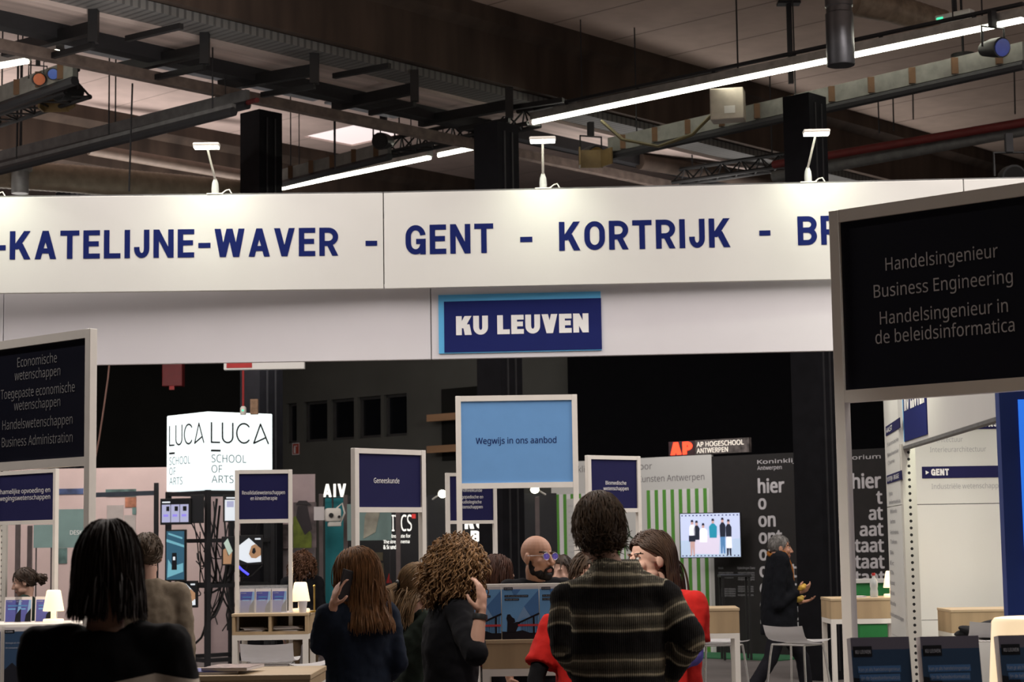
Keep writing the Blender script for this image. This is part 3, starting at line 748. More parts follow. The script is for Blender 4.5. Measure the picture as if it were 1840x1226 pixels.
sign('navy framed sign reading Geneeskunde in front of the dark wall', 638, 12.3, Arot, .655, zz(637, 805, 12.3), zz(638, 921, 12.3),
     [('Geneeskunde', 674, 720, 868, 9)], navy, wtext, bw=.04, bt=.034, wt=.008, group='small navy signs')
sign('navy framed sign reading Revalidatiewetenschappen en kinesitherapie before the light cube', 422, 14.6, .12, .44, zz(425, 845, 14.6), zz(423, 941, 14.6),
     [('Revalidatiewetenschappen', 435, 512, 889, 6.5), ('en kinesitherapie', 450, 498, 899, 6.5)], navy, wtext, bw=.032, bt=.03, wt=.004, group='small navy signs')
sign('navy framed sign reading Biomedische wetenschappen against the green striped wall', 1058, 14.3, Arot - .15, .545, zz(1058, 818, 14.3), zz(1060, 921, 14.3),
     [('Biomedische', 1090, 1127, 871, 6.5), ('wetenschappen', 1086, 1131, 881, 6.5)], navy, wtext, bw=.036, bt=.03, wt=.006, group='small navy signs')
sign('navy framed sign half hidden behind the light blue sign', 803, 17.0, .45, .50, zz(803, 850, 17.0), zz(803, 942, 17.0),
     [('Tandheelkunde', 824, 867, 884, 5.5), ('Logopedische en', 824, 869, 896, 5.5), ('audiologische', 829, 866, 905, 5.5), ('wetenschappen', 824, 868, 914, 5.5)], navy, wtext, bw=.035, bt=.03, wt=.006, group='small navy signs')
sign('navy framed sign about movement sciences under the left black sign', 99, 14.9, Brot, .84, zz(98, 842, 14.9), zz(97, 941, 14.9),
     [('Lichamelijke opvoeding en', -11, 88, 889, 8), ('bewegingswetenschappen', -12, 88, 901, 8)], navy, wtext, bw=.035, bt=.03, from_right=True, wt=.004, group='small navy signs')
# ------------------------------------------------------------------ desks: oak carcass on a white tube frame
def desk(label, loc, rot, L_, dp, zt_, bh, niches=0, group='oak counters with white frames', footrail=True, topm=None):
    t = thing('bar_counter', label, 'counter', (loc[0], loc[1], 0), rot, group)
    th_ = .022; zb_ = zt_ - bh
    MB().box(-.004, L_ + .004, -.004, dp + .004, zt_ - th_, zt_, .003).build('top', topm or woodt, t)
    q = MB(); q.box(0, L_, 0, dp, zb_, zb_ + th_); q.box(0, th_, 0, dp, zb_ + th_, zt_ - th_); q.box(L_ - th_, L_, 0, dp, zb_ + th_, zt_ - th_)
    if niches:
        q.box(th_, L_ - th_, dp - th_, dp, zb_ + th_, zt_ - th_)
        for k in range(1, niches): q.box(L_*k/niches - th_/2, L_*k/niches + th_/2, 0, dp - th_, zb_ + th_, zt_ - th_)
    else: q.box(th_, L_ - th_, 0, th_, zb_ + th_, zt_ - th_)
    q.build('carcass', wood, t)
    lg = .04
    for (x, y) in ((.0, .0), (L_ - lg, 0), (0, dp - lg), (L_ - lg, dp - lg)): MB().box(x, x + lg, y, y + lg, 0, zb_).build('leg', whitem, t)
    for y in (0, dp - lg): MB().box(lg, L_ - lg, y, y + lg, zb_ - .04, zb_ - .001).build('frame_rail', whitem, t)
    for x in (0, L_ - lg): MB().box(x, x + lg, lg, dp - lg, zb_ - .04, zb_ - .001).build('frame_rail', whitem, t)
    if footrail:
        for y in (0, dp - lg): MB().box(lg, L_ - lg, y, y + lg, .25, .29).build('foot_rail', whitem, t)
    return t
def gp(px, Y): p = P(px, 1000, Y); return (p.x, p.y)
ZD = 1.07
pR = gp(417, 14.5)
dkR = desk('oak counter with two niches below the sign in front of the light cube', pR, 0.0, .575, .55, ZD, .16, 2)
pBald = (P(866, 1150, 10.3).x, 10.3)
desk('oak counter in front of the bald man holding blue brochures', pBald, 0.0, 1.0, .6, zz(900, 1150, 10.3), .155)
pRt = gp(1190, 14.6)
desk('oak counter below the green striped wall beside the woman in red', pRt, -.05, .575, .5, zz(1300, 1093, 14.6), .19)
p14 = gp(1490, 15.8)
desk('oak counter behind the post of the right black sign', p14, 0.0, .60, .5, zz(1490, 1076, 15.8), .17)
pLf = gp(-90, 14.0)
dkL = desk('white topped counter at lower left holding blue brochures', pLf, 0.0, 1.05, .55, zz(96, 1121, 14.0), .06, topm=whitem)
pT = gp(300, 8.0)
dT = desk('oak table edge with magazines at the bottom between the woman and the chair', pT, -.02, .60, .55, zz(556, 1212, 8.0), .06)
pI = gp(1705, 15.6)
desk('small oak counter inside the white booth at the right', pI, 0.0, .75, .5, zz(1720, 1096, 15.6), .19)
pF = gp(1522, 6.35)
desk('oak counter carrying brochures and a big lamp at lower right', pF, 0.0, .95, .6, .955, .16)
# ------------------------------------------------------------------ lamps
shade = mat('lamp_shade_glow', (.95, .85, .65), .6, emit=.74, ecol=(1.0, .75, .46), var=.02)
shade2 = mat('lamp_stem_glow', (.95, .85, .7), .5, emit=.75, ecol=(1.0, .74, .45), var=.02)
def table_lamp(loc, s, label, shp=None):
    t = thing('table_lamp', label, 'lamp', loc, 0, 'glowing table lamps')
    MB().lathe([(.072*s, 0), (.076*s, .006*s), (.076*s, .022*s), (.070*s, .028*s)], n=32).build('base', shade2, t, smooth=True)
    MB().lathe([(.022*s, .028*s), (.02*s, .04*s), (.02*s, .095*s)], n=20).build('stem', shade2, t, smooth=True)
    MB().lathe(shp or [(.074*s, .085*s), (.078*s, .088*s), (.052*s, .232*s), (.045*s, .24*s)], n=36).build('shade', shade, t, smooth=True)
    l = bpy.data.lights.new('table_lamp_light', 'POINT'); l.energy = 2.2 * s; l.color = (1, .72, .42); l.shadow_soft_size = .05
    lo = bpy.data.objects.new('table_lamp_light', l); C.objects.link(lo); lo.location = (loc[0], loc[1] - .0, loc[2] + .36 * s)
    return t
zL = zz(96, 1121, 14.0)
table_lamp((P(96, 1119, 14.18).x, 14.18, zL), 1.0, 'small glowing table lamp on the counter at lower left')
table_lamp((P(540, 1100, 14.72).x, 14.72, ZD), .95, 'small glowing table lamp beside the phone woman')
table_lamp((P(1603, 1076, 16.0).x, 16.0, zz(1490, 1076, 15.8)), .9, 'small glowing table lamp partly hidden by the white list panel')
table_lamp((P(1836, 1220, 6.95).x, 6.78, .955), 1.0, 'big glowing lamp behind the brochures at lower right', [(.150, .10), (.156, .104), (.140, .33), (.130, .342), (.11, .345)])
table_lamp((P(748, 1130, 13.0).x, 13.0, .96), .95, 'glowing table lamp glimpsed between the blond and the curly haired woman')
desk('counter hidden behind the blond woman', (P(700, 1100, 12.8).x, 12.8), 0, .6, .5, .96, .15)
# ------------------------------------------------------------------ brochures
bl1 = mat('brochure_blue', (.15, .36, .66), .5, var=.05); bl2 = mat('brochure_blue_deep', (.075, .20, .45), .5, var=.05)
bl3 = mat('brochure_pale', (.22, .38, .62), .4, var=.05); silh = mat('brochure_black', (.008, .009, .014), .4)
bred = mat('brochure_red', (.55, .06, .07), .4); paper = mat('paper_white', (.62, .59, .60), .7, var=.04)
slate = mat('brochure_slate', (.035, .075, .15), .35, var=.05); mauve = mat('brochure_mauve', (.16, .15, .20), .4, var=.05); slated = mat('brochure_dark_slate', (.012, .014, .022), .35)
bviolet = mat('brochure_violet', (.09, .10, .34), .4, var=.1)
def brochure(label, loc, rot, wd, ht, tilt, kind, group, n=1.0):
    t = thing('brochure', label, 'brochure', loc, rot, group); tilt_m = Matrix.Rotation(-tilt, 4, 'X')
    kids = []
    kids.append(MB().box(0, wd, .002, .014 * n, 0, ht).build('pages', paper, t))
    c = MB(); W_, H_ = wd, ht; y0, y1 = 0.0, .0018
    mats_ = [bl1, bl2, bl3, silh, bred, slate, mauve, slated, bviolet, paper]
    def R(mi, x0, x1, z0, z1, k=0): c.mi = mi; c.box(x0*W_, x1*W_, y0 - .0006*k, y1 - .0006*k, z0*H_, z1*H_)
    def G(mi, pts, k=0): c.mi = mi; c.poly([(x*W_, z*H_) for x, z in pts], y0 - .0006*k, y1 - .0006*k)
    if kind == 'rail':
        R(0, 0, 1, 0, .95); R(9, 0, 1, .95, 1)
        G(1, [(.6, .62), (1, .93), (1, .45), (.78, .42)], 1); G(1, [(.25, .95), (.52, .95), (.35, .8)], 1); G(2, [(.55, .4), (.8, .42), (.6, .62), (.35, .3)], 1)
        G(3, [(0, 0), (1, 0), (1, .12), (.75, .12), (.55, .17), (.3, .14), (0, .15)], 2)
        c.mi = 3; c.stroke([(.45*W_, .31*H_), (W_*.995, .48*H_)], .008*1.2, y0 - .0012, y1 - .0012)
        for k in range(12): c.stroke([((.52 + k*.04)*W_, .12*H_), ((.52 + k*.04)*W_, (.335 + k*.0125)*H_)], .002, y0 - .0012, y1 - .0012)
        R(3, .83, .88, .1, .43, 2); R(4, .43, .99, .245, .285, 3)
        G(3, [(.13, .12), (.15, .33), (.12, .40), (.15, .47), (.22, .475), (.27, .42), (.34, .39), (.36, .33), (.30, .31), (.42, .33), (.50, .32), (.42, .22), (.36, .12)], 2)
        R(3, .06, .30, .935, .985, 2); R(3, .08, .72, .80, .84, 2); R(3, .08, .47, .735, .775, 2)
        tx = [('KU LEUVEN', 'f', .08*W_, .28*W_, .947*H_, .024*H_, .02), ('In de juiste banen komen', 'f', .10*W_, .70*W_, .81*H_, .022*H_, 0), ('met wijk sporen', 'f', .10*W_, .45*W_, .745*H_, .022*H_, 0)]
    elif kind == 'dark':
        R(5, 0, 1, 0, .86); R(6, 0, 1, .86, 1)
        G(7, [(0, 0), (0, .55), (.3, .52), (.42, .3), (.6, .12), (.62, 0)], 1); G(7, [(.62, 0), (.75, .2), (1, .12), (1, 0)], 1)
        R(3, .03, .35, .78, .90, 2); R(1, .09, .82, .60, .675, 1); R(1, .11, .80, .50, .58, 1)
        tx = [('KU LEUVEN', 'f', .06*W_, .32*W_, .815*H_, .04*H_, .02), ('Kan je als handelsingenieur', 'f', .1*W_, .80*W_, .617*H_, .038*H_, 0), ('(in de beleidsinformatica)', 'f', .13*W_, .78*W_, .52*H_, .038*H_, 0), ('bomen zonder verliezen', 'f', .12*W_, .78*W_, .43*H_, .034*H_, 0)]
    elif kind == 'front':
        R(5, 0, 1, 0, .93); R(9, 0, 1, .93, 1); G(7, [(0, 0), (0, .3), (.3, .42), (.6, .3), (1, .25), (1, 0)], 1)  # blue covers darkened to slate, their shade put into the colour
        R(3, 0, .38, .90, .955, 2)
        tx = [('KU LEUVEN', 'f', .04*W_, .32*W_, .915*H_, .024*H_, .02), ('Biologie en chemie', 'f', .05*W_, .75*W_, .73*H_, .026*H_, 0), ('de toekomst in', 'f', .05*W_, .6*W_, .65*H_, .026*H_, 0)]
    else:
        R(8, .06, .97, .03, .88); R(9, 0, 1, 0, 1, -1); G(2, [(.97, .88), (.97, .5), (.7, .1), (.85, .88)], 1)
        G(3, [(.62, .03), (.68, .3), (.85, .45), (.97, .55), (.97, .03)], 2); R(1, .2, .75, .62, .68, 2); R(0, .2, .65, .5, .55, 2)
        tx = [('KU LEUVEN', 'f', .12*W_, .45*W_, .8*H_, .035*H_, .02)]
    c.mi = 0
    cv = c.build('cover', mats_, t); kids.append(cv)
    lt = letters(cv, tx, mat('brochure_text', (.42, .44, .5), .6), -.0045)
    for k in kids: k.rotation_euler = (-tilt, 0, 0)
    return t
zc = zz(900, 1150, 10.3)
bx0 = P(833, 1150, 10.24).x
for k in range(5):
    brochure(['blue railing brochure leaning behind the curly woman\'s raised hand', 'blue railing brochure in full view on the bald man\'s counter', 'blue railing brochure half covered by the red sleeve', 'blue railing brochure hidden behind the striped sweater', 'last blue railing brochure of the row on the counter'][k],
             (bx0 + k * .2045 + .002, 10.32, zc), 0, .2, .283, .10, 'rail', 'blue brochures on the bald man\'s counter')
t = thing('brochure_rack', 'white rack edge behind the row of blue brochures', 'rack', (bx0 - .03, 10.4, zc))
MB().box(0, 1.08, 0, .014, 0, .296, .003).build('back_panel', whitem, t); MB().box(0, 1.08, .014, .14, 0, .012).build('foot', whitem, t)
for k, px in enumerate((1527, 1659, 1800)):
    pp_ = P(px, 1226, 6.5)
    brochure(['dark slate brochure leftmost in the lower right corner', 'dark slate brochure between the white post and the big lamp', 'dark slate brochure cut off by the right frame edge'][k], (pp_.x + (.012 if k == 0 else 0), 6.46, .957), .12, .205, .297, .14, 'dark', 'dark brochures at lower right', 3.2)
    q = thing('brochure_holder', ['clear holder of the leftmost dark brochure', 'clear holder of the middle dark brochure', 'clear holder of the right dark brochure'][k], 'holder', (pp_.x + (.012 if k == 0 else 0), 6.46, .957), .12, 'clear brochure holders')
    acr = mat('acrylic', (.7, .72, .75), .15, var=.02, alpha=.25)
    MB().box(-.006, .211, -.012, -.009, .0, .13).build('front_plate', acr, q)
    MB().box(-.006, .211, -.009, .06, -.001, .0015).build('foot', acr, q)
pb0 = P(-44, 1130, 13.98)
for k in range(4):
    brochure(['dark blue brochure on the counter front cut by the left frame edge', 'dark blue brochure on the counter front below the small lamp', 'dark blue brochure on the counter front behind the woman\'s shoulder', 'dark blue brochure on the counter front hidden by the woman'][k],
             (pb0.x + .2 * k + (.02 if k > 0 else 0), 13.955, zL - .46), 0, .19, .44, 0.0, 'front', 'dark blue brochures on the left counter front')
t = thing('front_rack', 'white rack carrying dark blue brochures on the left counter front', 'rack', (pb0.x - .03, 13.97, zL - .48))
MB().box(0, .9, .004, .018, 0, .47).build('back_panel', whitem, t); MB().box(0, .9, -.03, .004, 0, .015).build('ledge', whitem, t)
for k, px in enumerate((6, 24, 61)):
    brochure(['small violet brochure at the left frame edge', 'small violet brochure between lamp and left edge', 'small violet brochure directly behind the small lamp'][k], (P(px, 1117, 14.3).x, 14.3 + .02, zL), 0, .127, .19, .1, 'small', 'small brochures on the left counter')
for k, px in enumerate((429, 458, 487)):
    brochure(['small violet brochure leftmost in the clear rack below the navy sign', 'small violet brochure in the middle of the clear rack', 'small violet brochure rightmost in the clear rack beside the lamp'][k], (P(px, 1100, 14.62).x, 14.64, ZD), 0, .118, .185, .1, 'small', 'small brochures in the clear rack')
acr = mat('acrylic', (.7, .72, .75), .15, var=.02, alpha=.25)
t = thing('clear_rack', 'clear acrylic rack around three small brochures on the niched counter', 'rack', (P(425, 1100, 14.6).x, 14.6, ZD))
MB().box(0, .385, 0, .004, 0, .10).build('front_plate', acr, t); MB().box(0, .385, .07, .074, 0, .21).build('back_plate', acr, t)
# things on the counters: cup, brass tap stand, papers, magazines, bottle
t = thing('paper_cup', 'white paper cup in front of the lamp beside the phone woman', 'cup', (P(545, 1100, 14.6).x, 14.56, ZD))
MB().lathe([(.026, 0), (.036, .085), (.037, .088), (.034, .086), (.025, .006)], n=20).build('cup', paper, t, smooth=True)
brass = mat('brass', (.45, .30, .08), .3, .8)
t = thing('brass_stand', 'slim brass stand right of the small lamp', 'stand', (P(565, 1100, 14.62).x, 14.62, ZD))
MB().lathe([(.035, 0), (.035, .01), (.006, .014), (.006, .19), (.011, .2), (.002, .21)], n=16).build('stem', brass, t, smooth=True)
def papers(loc, rot, wd, dp, ht, label, m=paper, n=5):
    t = thing('paper_stack', label, 'papers', loc, rot); rr = random.Random(int(abs(loc[0]) * 977))
    for k in range(n):
        q = MB().box(-wd/2, wd/2, -dp/2, dp/2, 0, ht / n * .92).build('sheet', m, t); q.location = (rr.uniform(-.02, .02), rr.uniform(-.02, .02), ht / n * k); q.rotation_euler = (0, 0, rr.uniform(-.25, .25))
    return t
papers((pR[0] + .14, 14.66, ZD - .137), .1, .18, .15, .028, 'loose white papers in the left niche of the counter')
papers((pR[0] + .42, 14.66, ZD - .137), -.1, .22, .16, .035, 'loose white papers in the right niche of the counter')
papers((P(500, 1100, 14.55).x + .05, 14.66, ZD), 0, .1, .14, .006, 'flat papers on the counter at the foot of the lamp', n=3)
zT = zz(556, 1212, 8.0)
for k, (mm, lb) in enumerate(((bviolet, 'blue magazine flat on the oak table edge'), (mat('magazine_mixed', (.30, .22, .2), .5, var=.7, scale=40), 'patterned magazine on the oak table edge'))):
    t = thing('magazine', lb, 'magazine', (P(385 + 32 * k, 1212, 8.15).x, 8.18, zT + .0145 * k), .1 - .25 * k, 'magazines on the oak table')
    MB().box(-.1, .1, -.13, .13, 0, .012, .002).build('pages', paper, t); MB().box(-.1, .1, -.131, .131, .0121, .0135).build('cover', mm, t)
zo = zz(1490, 1076, 15.8)
t = thing('water_bottle', 'plastic water bottle with red cap on the counter behind the right post', 'bottle', (P(1573, 1076, 15.9).x, 15.95, zo))
MB().lathe([(.03, 0), (.033, .01), (.033, .05), (.029, .07), (.033, .09), (.033, .13), (.014, .165), (.013, .18)], n=20).build('bottle', mat('bottle_plastic', (.62, .66, .66), .15, var=.05, trans=.4), t, smooth=True)
MB().lathe([(.015, .18), (.015, .2), (.013, .202)], n=16).build('cap', redp, t)
papers((P(1548, 1076, 15.9).x, 16.0, zo), .2, .12, .12, .012, 'small white papers beside the water bottle', n=3)
# ------------------------------------------------------------------ bar stools
seatm = mat('stool_white', (.66, .65, .66), .35, var=.02); chrome = mat('chrome', (.75, .75, .74), .18, .9, var=.02)
def stool(label, loc, rot, back=True, h=.76):
    t = thing('bar_stool', label, 'stool', (loc[0], loc[1], 0), rot, 'white bar stools')
    q = MB(); n = 9; mbm = q.bm; rows = []
    prof = [(-.19, .0), (-.14, -.014), (-.05, -.02), (.06, -.016), (.13, .0), (.165, .03), (.185, .075), (.2, .115)]
    for (y, z) in prof:
        wd = .2 if y < .1 else .19
        rows.append([mbm.verts.new((wd * (2*k/(n-1) - 1), y, h + z + .012 * (2*k/(n-1) - 1) ** 2)) for k in range(n)])
    for a, b_ in zip(rows, rows[1:]):
        for k in range(n - 1): mbm.faces.new((a[k], a[k+1], b_[k+1], b_[k]))
    bmesh.ops.solidify(mbm, geom=mbm.faces[:], thickness=.014)
    q.build('seat_shell', seatm, t, smooth=True)
    for (sx, sy) in ((-1, -1), (1, -1), (-1, 1), (1, 1)):
        MB().tube([(.155*sx, .13*sy, h - .03), (.165*sx, .145*sy, h - .12), (.225*sx, .21*sy, 0)], .0095, 10).build('leg', chrome, t, smooth=True)
    f = .30; kx, ky = .2, .184
    MB().tube([(-kx, -ky, f), (kx, -ky, f), (kx, ky, f), (-kx, ky, f), (-kx, -ky, f)], .008, 8).build('foot_ring', chrome, t)
    MB().tube([(-.155, -.13, h - .03), (.155, -.13, h - .03), (.155, .13, h - .03), (-.155, .13, h - .03), (-.155, -.13, h - .03)], .008, 8).build('seat_frame', chrome, t)
    return t
s1 = gp(1428, 15.4); stool('white bar stool turned sideways in front of the walking man', s1, PI*.76)
s2 = gp(485, 13.9); stool('white bar stool seen from behind at the niched counter', s2, PI)
s2_ = s2
s3 = gp(588, 13.6); stool('white bar stool half hidden behind the phone woman', s3, -PI/2 - .6, h=.74)
s4 = gp(1287, 15.5); stool('white bar stool under the counter beside the woman in red', s4, .25)
# ------------------------------------------------------------------ white booth at the right with its own small fascia
Yp = 14.0
pu = P(1635, 900, Yp); zf0 = zz(1627, 803, Yp); 
t = upright(1634, Yp, zf0 + .02, 'white perforated upright at the corner of the right booth', .10)
e = Zp(1840, 738, zf0); d = Vector((e.x - pu.x, e.y - pu.y, 0)); rotf = math.atan2(d.y, d.x)
# booth side wall: list panel behind the post, header running towards the viewer
oU = Vector((pu.x - .04, Yp - .02, 0))
tb = thing('booth_header', 'short white booth header with a steeply seen blue logo at the right', 'fascia', (oU.x, oU.y, zf0), rotf)
hb = MB().box(0, 5.4, 0, .05, 0, .78, .004).build('panel', white, tb); 
MB().box(0, 5.4, -.002, .052, -.02, 0).build('bottom_rail', steel, tb)
plh = Pl(oU, rotf)
u0, _ = plh.uv(1626, 760); u1, _ = plh.uv(1667, 760); _, v0 = plh.uv(1627, 794)
lg = MB().box(u0, u1, -.008, 0, v0 - zf0, .72).build('logo_board', mat('logo_navy', (.009, .015, .11), .7), hb)
MB().box(u0 - .03, u0, -.008, 0, v0 - zf0, .72).build('logo_edge', lightb, hb)
capitals(lg, 'KU LEUVEN', u0 + .06, u1 - .05, (v0 - zf0) + .22, .21, wtext, .25, -.0105, .07)
# its support at the near end, outside the frame
dirf = Vector((math.cos(rotf), math.sin(rotf), 0)); pe = oU + dirf * 5.2
ue = thing('perforated_upright', 'white perforated upright carrying the near end of the booth header', 'upright', (pe.x + .06, pe.y, 0)); MB().box(-.05, .05, -.03, .03, 0, zf0 - .022).build('post', perf, ue); MB().box(-.16, .16, -.16, .16, 0, .012).build('base_plate', galv, ue)
# list panel from the post away to the back
l0 = P(1594, 912, 15.25); dl = Vector((pu.x - .06 - l0.x, Yp + .02 - l0.y, 0)); rl = math.atan2(dl.y, dl.x); Ll = dl.length
tlp = thing('list_panel', 'narrow seen white wall panel listing campuses beside the perforated upright', 'panel', (l0.x, l0.y, 0), rl)
zsm = zz(1594, 912, 15.25); pll = Pl(l0, rl)
for (z0, z1) in ((0, zsm - 1.005), (zsm - 1.0, zsm - .003), (zsm + .003, zf0 + .78)): pnl = MB().box(0, Ll, 0, .03, z0, z1).build('panel', white, tlp)
def lp(s, x0, x1, yb, cap): return pix(pll, s, x0, x1, yb, cap, .01)
letters(pnl, [lp('Farmacie', 1595, 1615, 803, 7), lp('Biochemie', 1595, 1615, 822, 7), lp('Chemie', 1596, 1608, 836, 7), lp('Fysica', 1598, 1604, 891, 7), lp('Informatica', 1598, 1618, 907, 7)], gtext, -.002)
letters(tlp.children[1], [lp(s, 1600, 1600 + l_, y, 7) for s, l_, y in (('Wiskunde', 12, 923), ('Rechten', 9, 941), ('Geschiedenis', 15, 960), ('Talen', 12, 977), ('Bio', 6, 996), ('Ec', 7, 1015), ('Th', 6, 1032), ('Kunst', 8, 1050), ('Muziek', 8, 1068), ('Filosofie', 10, 1086), ('Handelswetenschappen', 24, 1106))], gtext, -.002)
for (x0, x1, y0, y1, s) in ((1593, 1618, 784, 763, 'AALST'), (1595, 1621, 870, 851, 'KORTRIJK - BRUGGE')):
    ua, va = pll.uv(x0, y0); ub, vb = pll.uv(x0, y1 + 4); uc, _ = pll.uv(x1, y1)
    bb = MB().box(ua, uc, -.006, 0, va, vb).build('header_strip', navy, tlp)
    letters(bb, [(s, 'f', ua + .08, ua + (uc - ua) * (.5 if s == 'AALST' else .85), va + (vb - va) * .25, (vb - va) * .5, .02)], wtext, -.008)
# back panel facing us with the city list
Yb = 16.6; xb0 = P(1632, 900, Yb).x; tbp = thing('city_panel', 'white booth back wall with navy city headings and degree names', 'panel', (xb0, Yb, 0), 0.0); plb = Pl((xb0, Yb, 0), 0)
zs1 = plb.uv(1700, 906)[1]
for (z0, z1) in ((0, zs1 - 1.005), (zs1 - 1.0, zs1 - .004), (zs1 + .002, zs1 + 1.0)): pnb = MB().box(0, 1.9, 0, .03, z0, z1).build('panel', white, tbp)
u0, v0 = plb.uv(1657, 860); u1, v1 = plb.uv(1657, 839)
st = MB().box(u0, 1.75, -.006, 0, v0, v1).build('header_strip', navy, tbp)
cpix(st, plb, 'GENT', 1673, 1705, 855, 12, wtext, .24, 0, -.008, .08)
ua, va = plb.uv(1663, 849.5); MB().poly([(ua, va - .018), (ua + .03, va), (ua, va + .018)], -.008, -.0065).build('arrow', wtext, st)
u0, v0 = plb.uv(1657, 773); u1, v1 = plb.uv(1657, 752)
st = MB().box(u0, 1.75, -.006, 0, v0, v1).build('header_strip', navy, tbp)
cpix(st, plb, 'SINT-LUCAS', 1716, 1792, 768, 12, wtext, .24, 0, -.008, .08)
letters(pnb, [pix(plb, 'Architectuur', 1671, 1730, 795, 9), pix(plb, 'Interieurarchitectuur', 1671, 1772, 813, 9), pix(plb, 'Industri\u00eble wetenschappen', 1674, 1806, 879, 9)], gtext, -.002)
# totem with a bright blue screen
Yt = 9.0; xt = P(1803, 900, Yt).x
tt = thing('screen_totem', 'tall dark blue totem with a bright blue screen at the right frame edge', 'screen', (xt, Yt, 0), 0)
zt_ = zz(1800, 700, Yt)
MB().box(0, .62, 0, .08, 0, zt_, .004).build('body', mat('totem_blue', (.02, .05, .24), .45, var=.05), tt)
MB().box(.088, .58, -.006, 0, .9, zt_ - .05).build('screen', mat('blue_screen', (.03, .2, .8), .3, emit=.8, ecol=(.03, .19, .85)), tt)
# dark jackets heaped on the stool inside the booth
tj = MB(); rr = random.Random(4); pj = P(1775, 1125, 15.2)
for k in range(9): tj.ell((rr.uniform(-.16, .2), rr.uniform(-.05, .05), rr.uniform(-.04, .05)), (rr.uniform(.09, .16), .08, rr.uniform(.025, .045)), Matrix.Rotation(rr.uniform(-.5, .5), 3, 'Y'))
# a stool for the jackets
s5 = stool('white bar stool inside the right booth under dark jackets', (pj.x, 15.2), PI, h=.78)
o = tj.build('jacket_heap', mat('black_cloth', (.010, .010, .013), .9, var=.3), None, smooth=True); o.location = (pj.x, 15.2, .83); tag(o, 'dark jackets heaped on the stool in the white booth', 'jackets')
area('booth_spot', (P(1740, 640, 12.5).x, 12.6, 3.0), (P(1720, 900, 16.6).x, 16.6, 1.4), .15, .15, 8.5, (.98, 1.0, .78), 1.6)
area('booth_spot', (oU.x - .45, 12.9, zf0 + 1.1), (oU.x, 12.9, zf0 + .3), .2, .1, 6, (1.0, .97, .76), 2.2)
area('booth_spot', (oU.x - .6, 14.3, zf0 + 1.1), (oU.x, 14.6, zf0 + .2), .2, .1, 4.5, (1.0, .97, .8), 2.2)
# ================================================================== other stands behind
# ---- illuminated cube on a black cage
cubem = mat('lightbox_glow', (.9, .95, .95), .5, emit=.93, ecol=(.86, 1, 1), var=.01)
ca = math.radians(41); S_ = .99
cc = P(372, 880, 24.0); zc0 = cc.z
tc_ = thing('light_cube', 'glowing white cube lettered with the art school name above the black cage', 'lightbox', (cc.x, cc.y, zc0), ca)
MB().box(0, S_, 0, S_, 0, S_, .012).build('body', cubem, tc_)
greyl = mat('thin_grey_lettering', (.24, .31, .35), .6)
def luca(o, u0, u1, v, cap):
    W_ = u1 - u0; q = MB(); k = cap * .085
    def S(pts): q.stroke([(u0 + x * W_, v + z * cap) for x, z in pts], k, -.004, -.001)
    S([(0, 1), (0, 0), (.14, 0)])
    S([(.19, 1), (.19, .35)] + [(.28 - .09 * math.cos(t), .3 - .3 * math.sin(t)) for t in [i * PI / 10 for i in range(11)]] + [(.37, 1)])
    S([(.565 + .125 * math.cos(t), .5 + .5 * math.sin(t)) for t in [.75 + i * (2*PI - 1.5) / 18 for i in range(19)]])
    S([(.74, 0), (.86, 1), (1, 0)]); S([(.74, 0), (.95, .3)])
    q.stroke([(u0, v - cap * .42), (u0 + .15 * W_, v - cap * .42)], k * 1.2, -.004, -.001)
    return q.build('logo', ktext, o)
fr = thing('x', 'x', 'x'); C.objects.unlink(fr); bpy.data.objects.remove(fr)
fR = MB().box(.012, S_ - .012, -.004, 0, .012, S_ - .012).build('front_face', cubem, tc_)
fL = MB().box(.012, S_ - .012, -.004, 0, .012, S_ - .012).build('side_face', cubem, tc_); fL.location = (0, S_, 0); fL.rotation_euler = (0, 0, -PI/2)
for o, off in ((fR, 0), (fL, 0)):
    lg = luca(o, .06 if o is fR else .08, .92 if o is fR else .92, .60, .25); lg.location = (0, -.004, 0)
    x0 = .06 if o is fR else .08
    letters(o, [('SCHOOL', 'f', x0, x0 + .52, .345, .10, -.012), ('OF', 'f', x0, x0 + .16, .215, .095, -.012), ('ARTS', 'f', x0, x0 + .33, .085, .095, -.012)], greyl, -.008)
tg = thing('display_cage', 'black post cage with screens and cables under the glowing cube', 'cage', (cc.x, cc.y, 0), ca)
for (x, y) in ((.03, .03), (S_, .03), (.03, S_), (S_, S_), ): MB().box(x - .03, x + .03, y - .03, y + .03, 0, zc0 - .004).build('post', darkm, tg)
for z in (zc0 - .06, 1.62, 1.05, .12):
    for q in ((.06, S_ - .03, .01, .05), (.06, S_ - .03, S_ - .02, S_ + .02)): MB().box(*q, z, z + .05).build('rail', darkm, tg)
    for q in ((.01, .05, .06, S_ - .03), (S_ - .02, S_ + .02, .06, S_ - .03)): MB().box(*q, z, z + .05).build('rail', darkm, tg)
rr = random.Random(11)
for k in range(26):
    a = Vector((rr.uniform(.05, .95), rr.uniform(.05, .95), rr.uniform(1.5, zc0 - .08))); b_ = Vector((rr.uniform(.05, .95), rr.uniform(.05, .95), rr.uniform(.3, 1.6)))
    pts = [a.lerp(b_, i / 8) + Vector((0, 0, -.25 * math.sin(PI * i / 8))) + Vector((rr.uniform(-.02, .02), rr.uniform(-.02, .02), 0)) for i in range(9)]
    MB().tube(pts, rr.choice([.008, .012, .016]), 6).build('cable', blackp, tg, smooth=True)
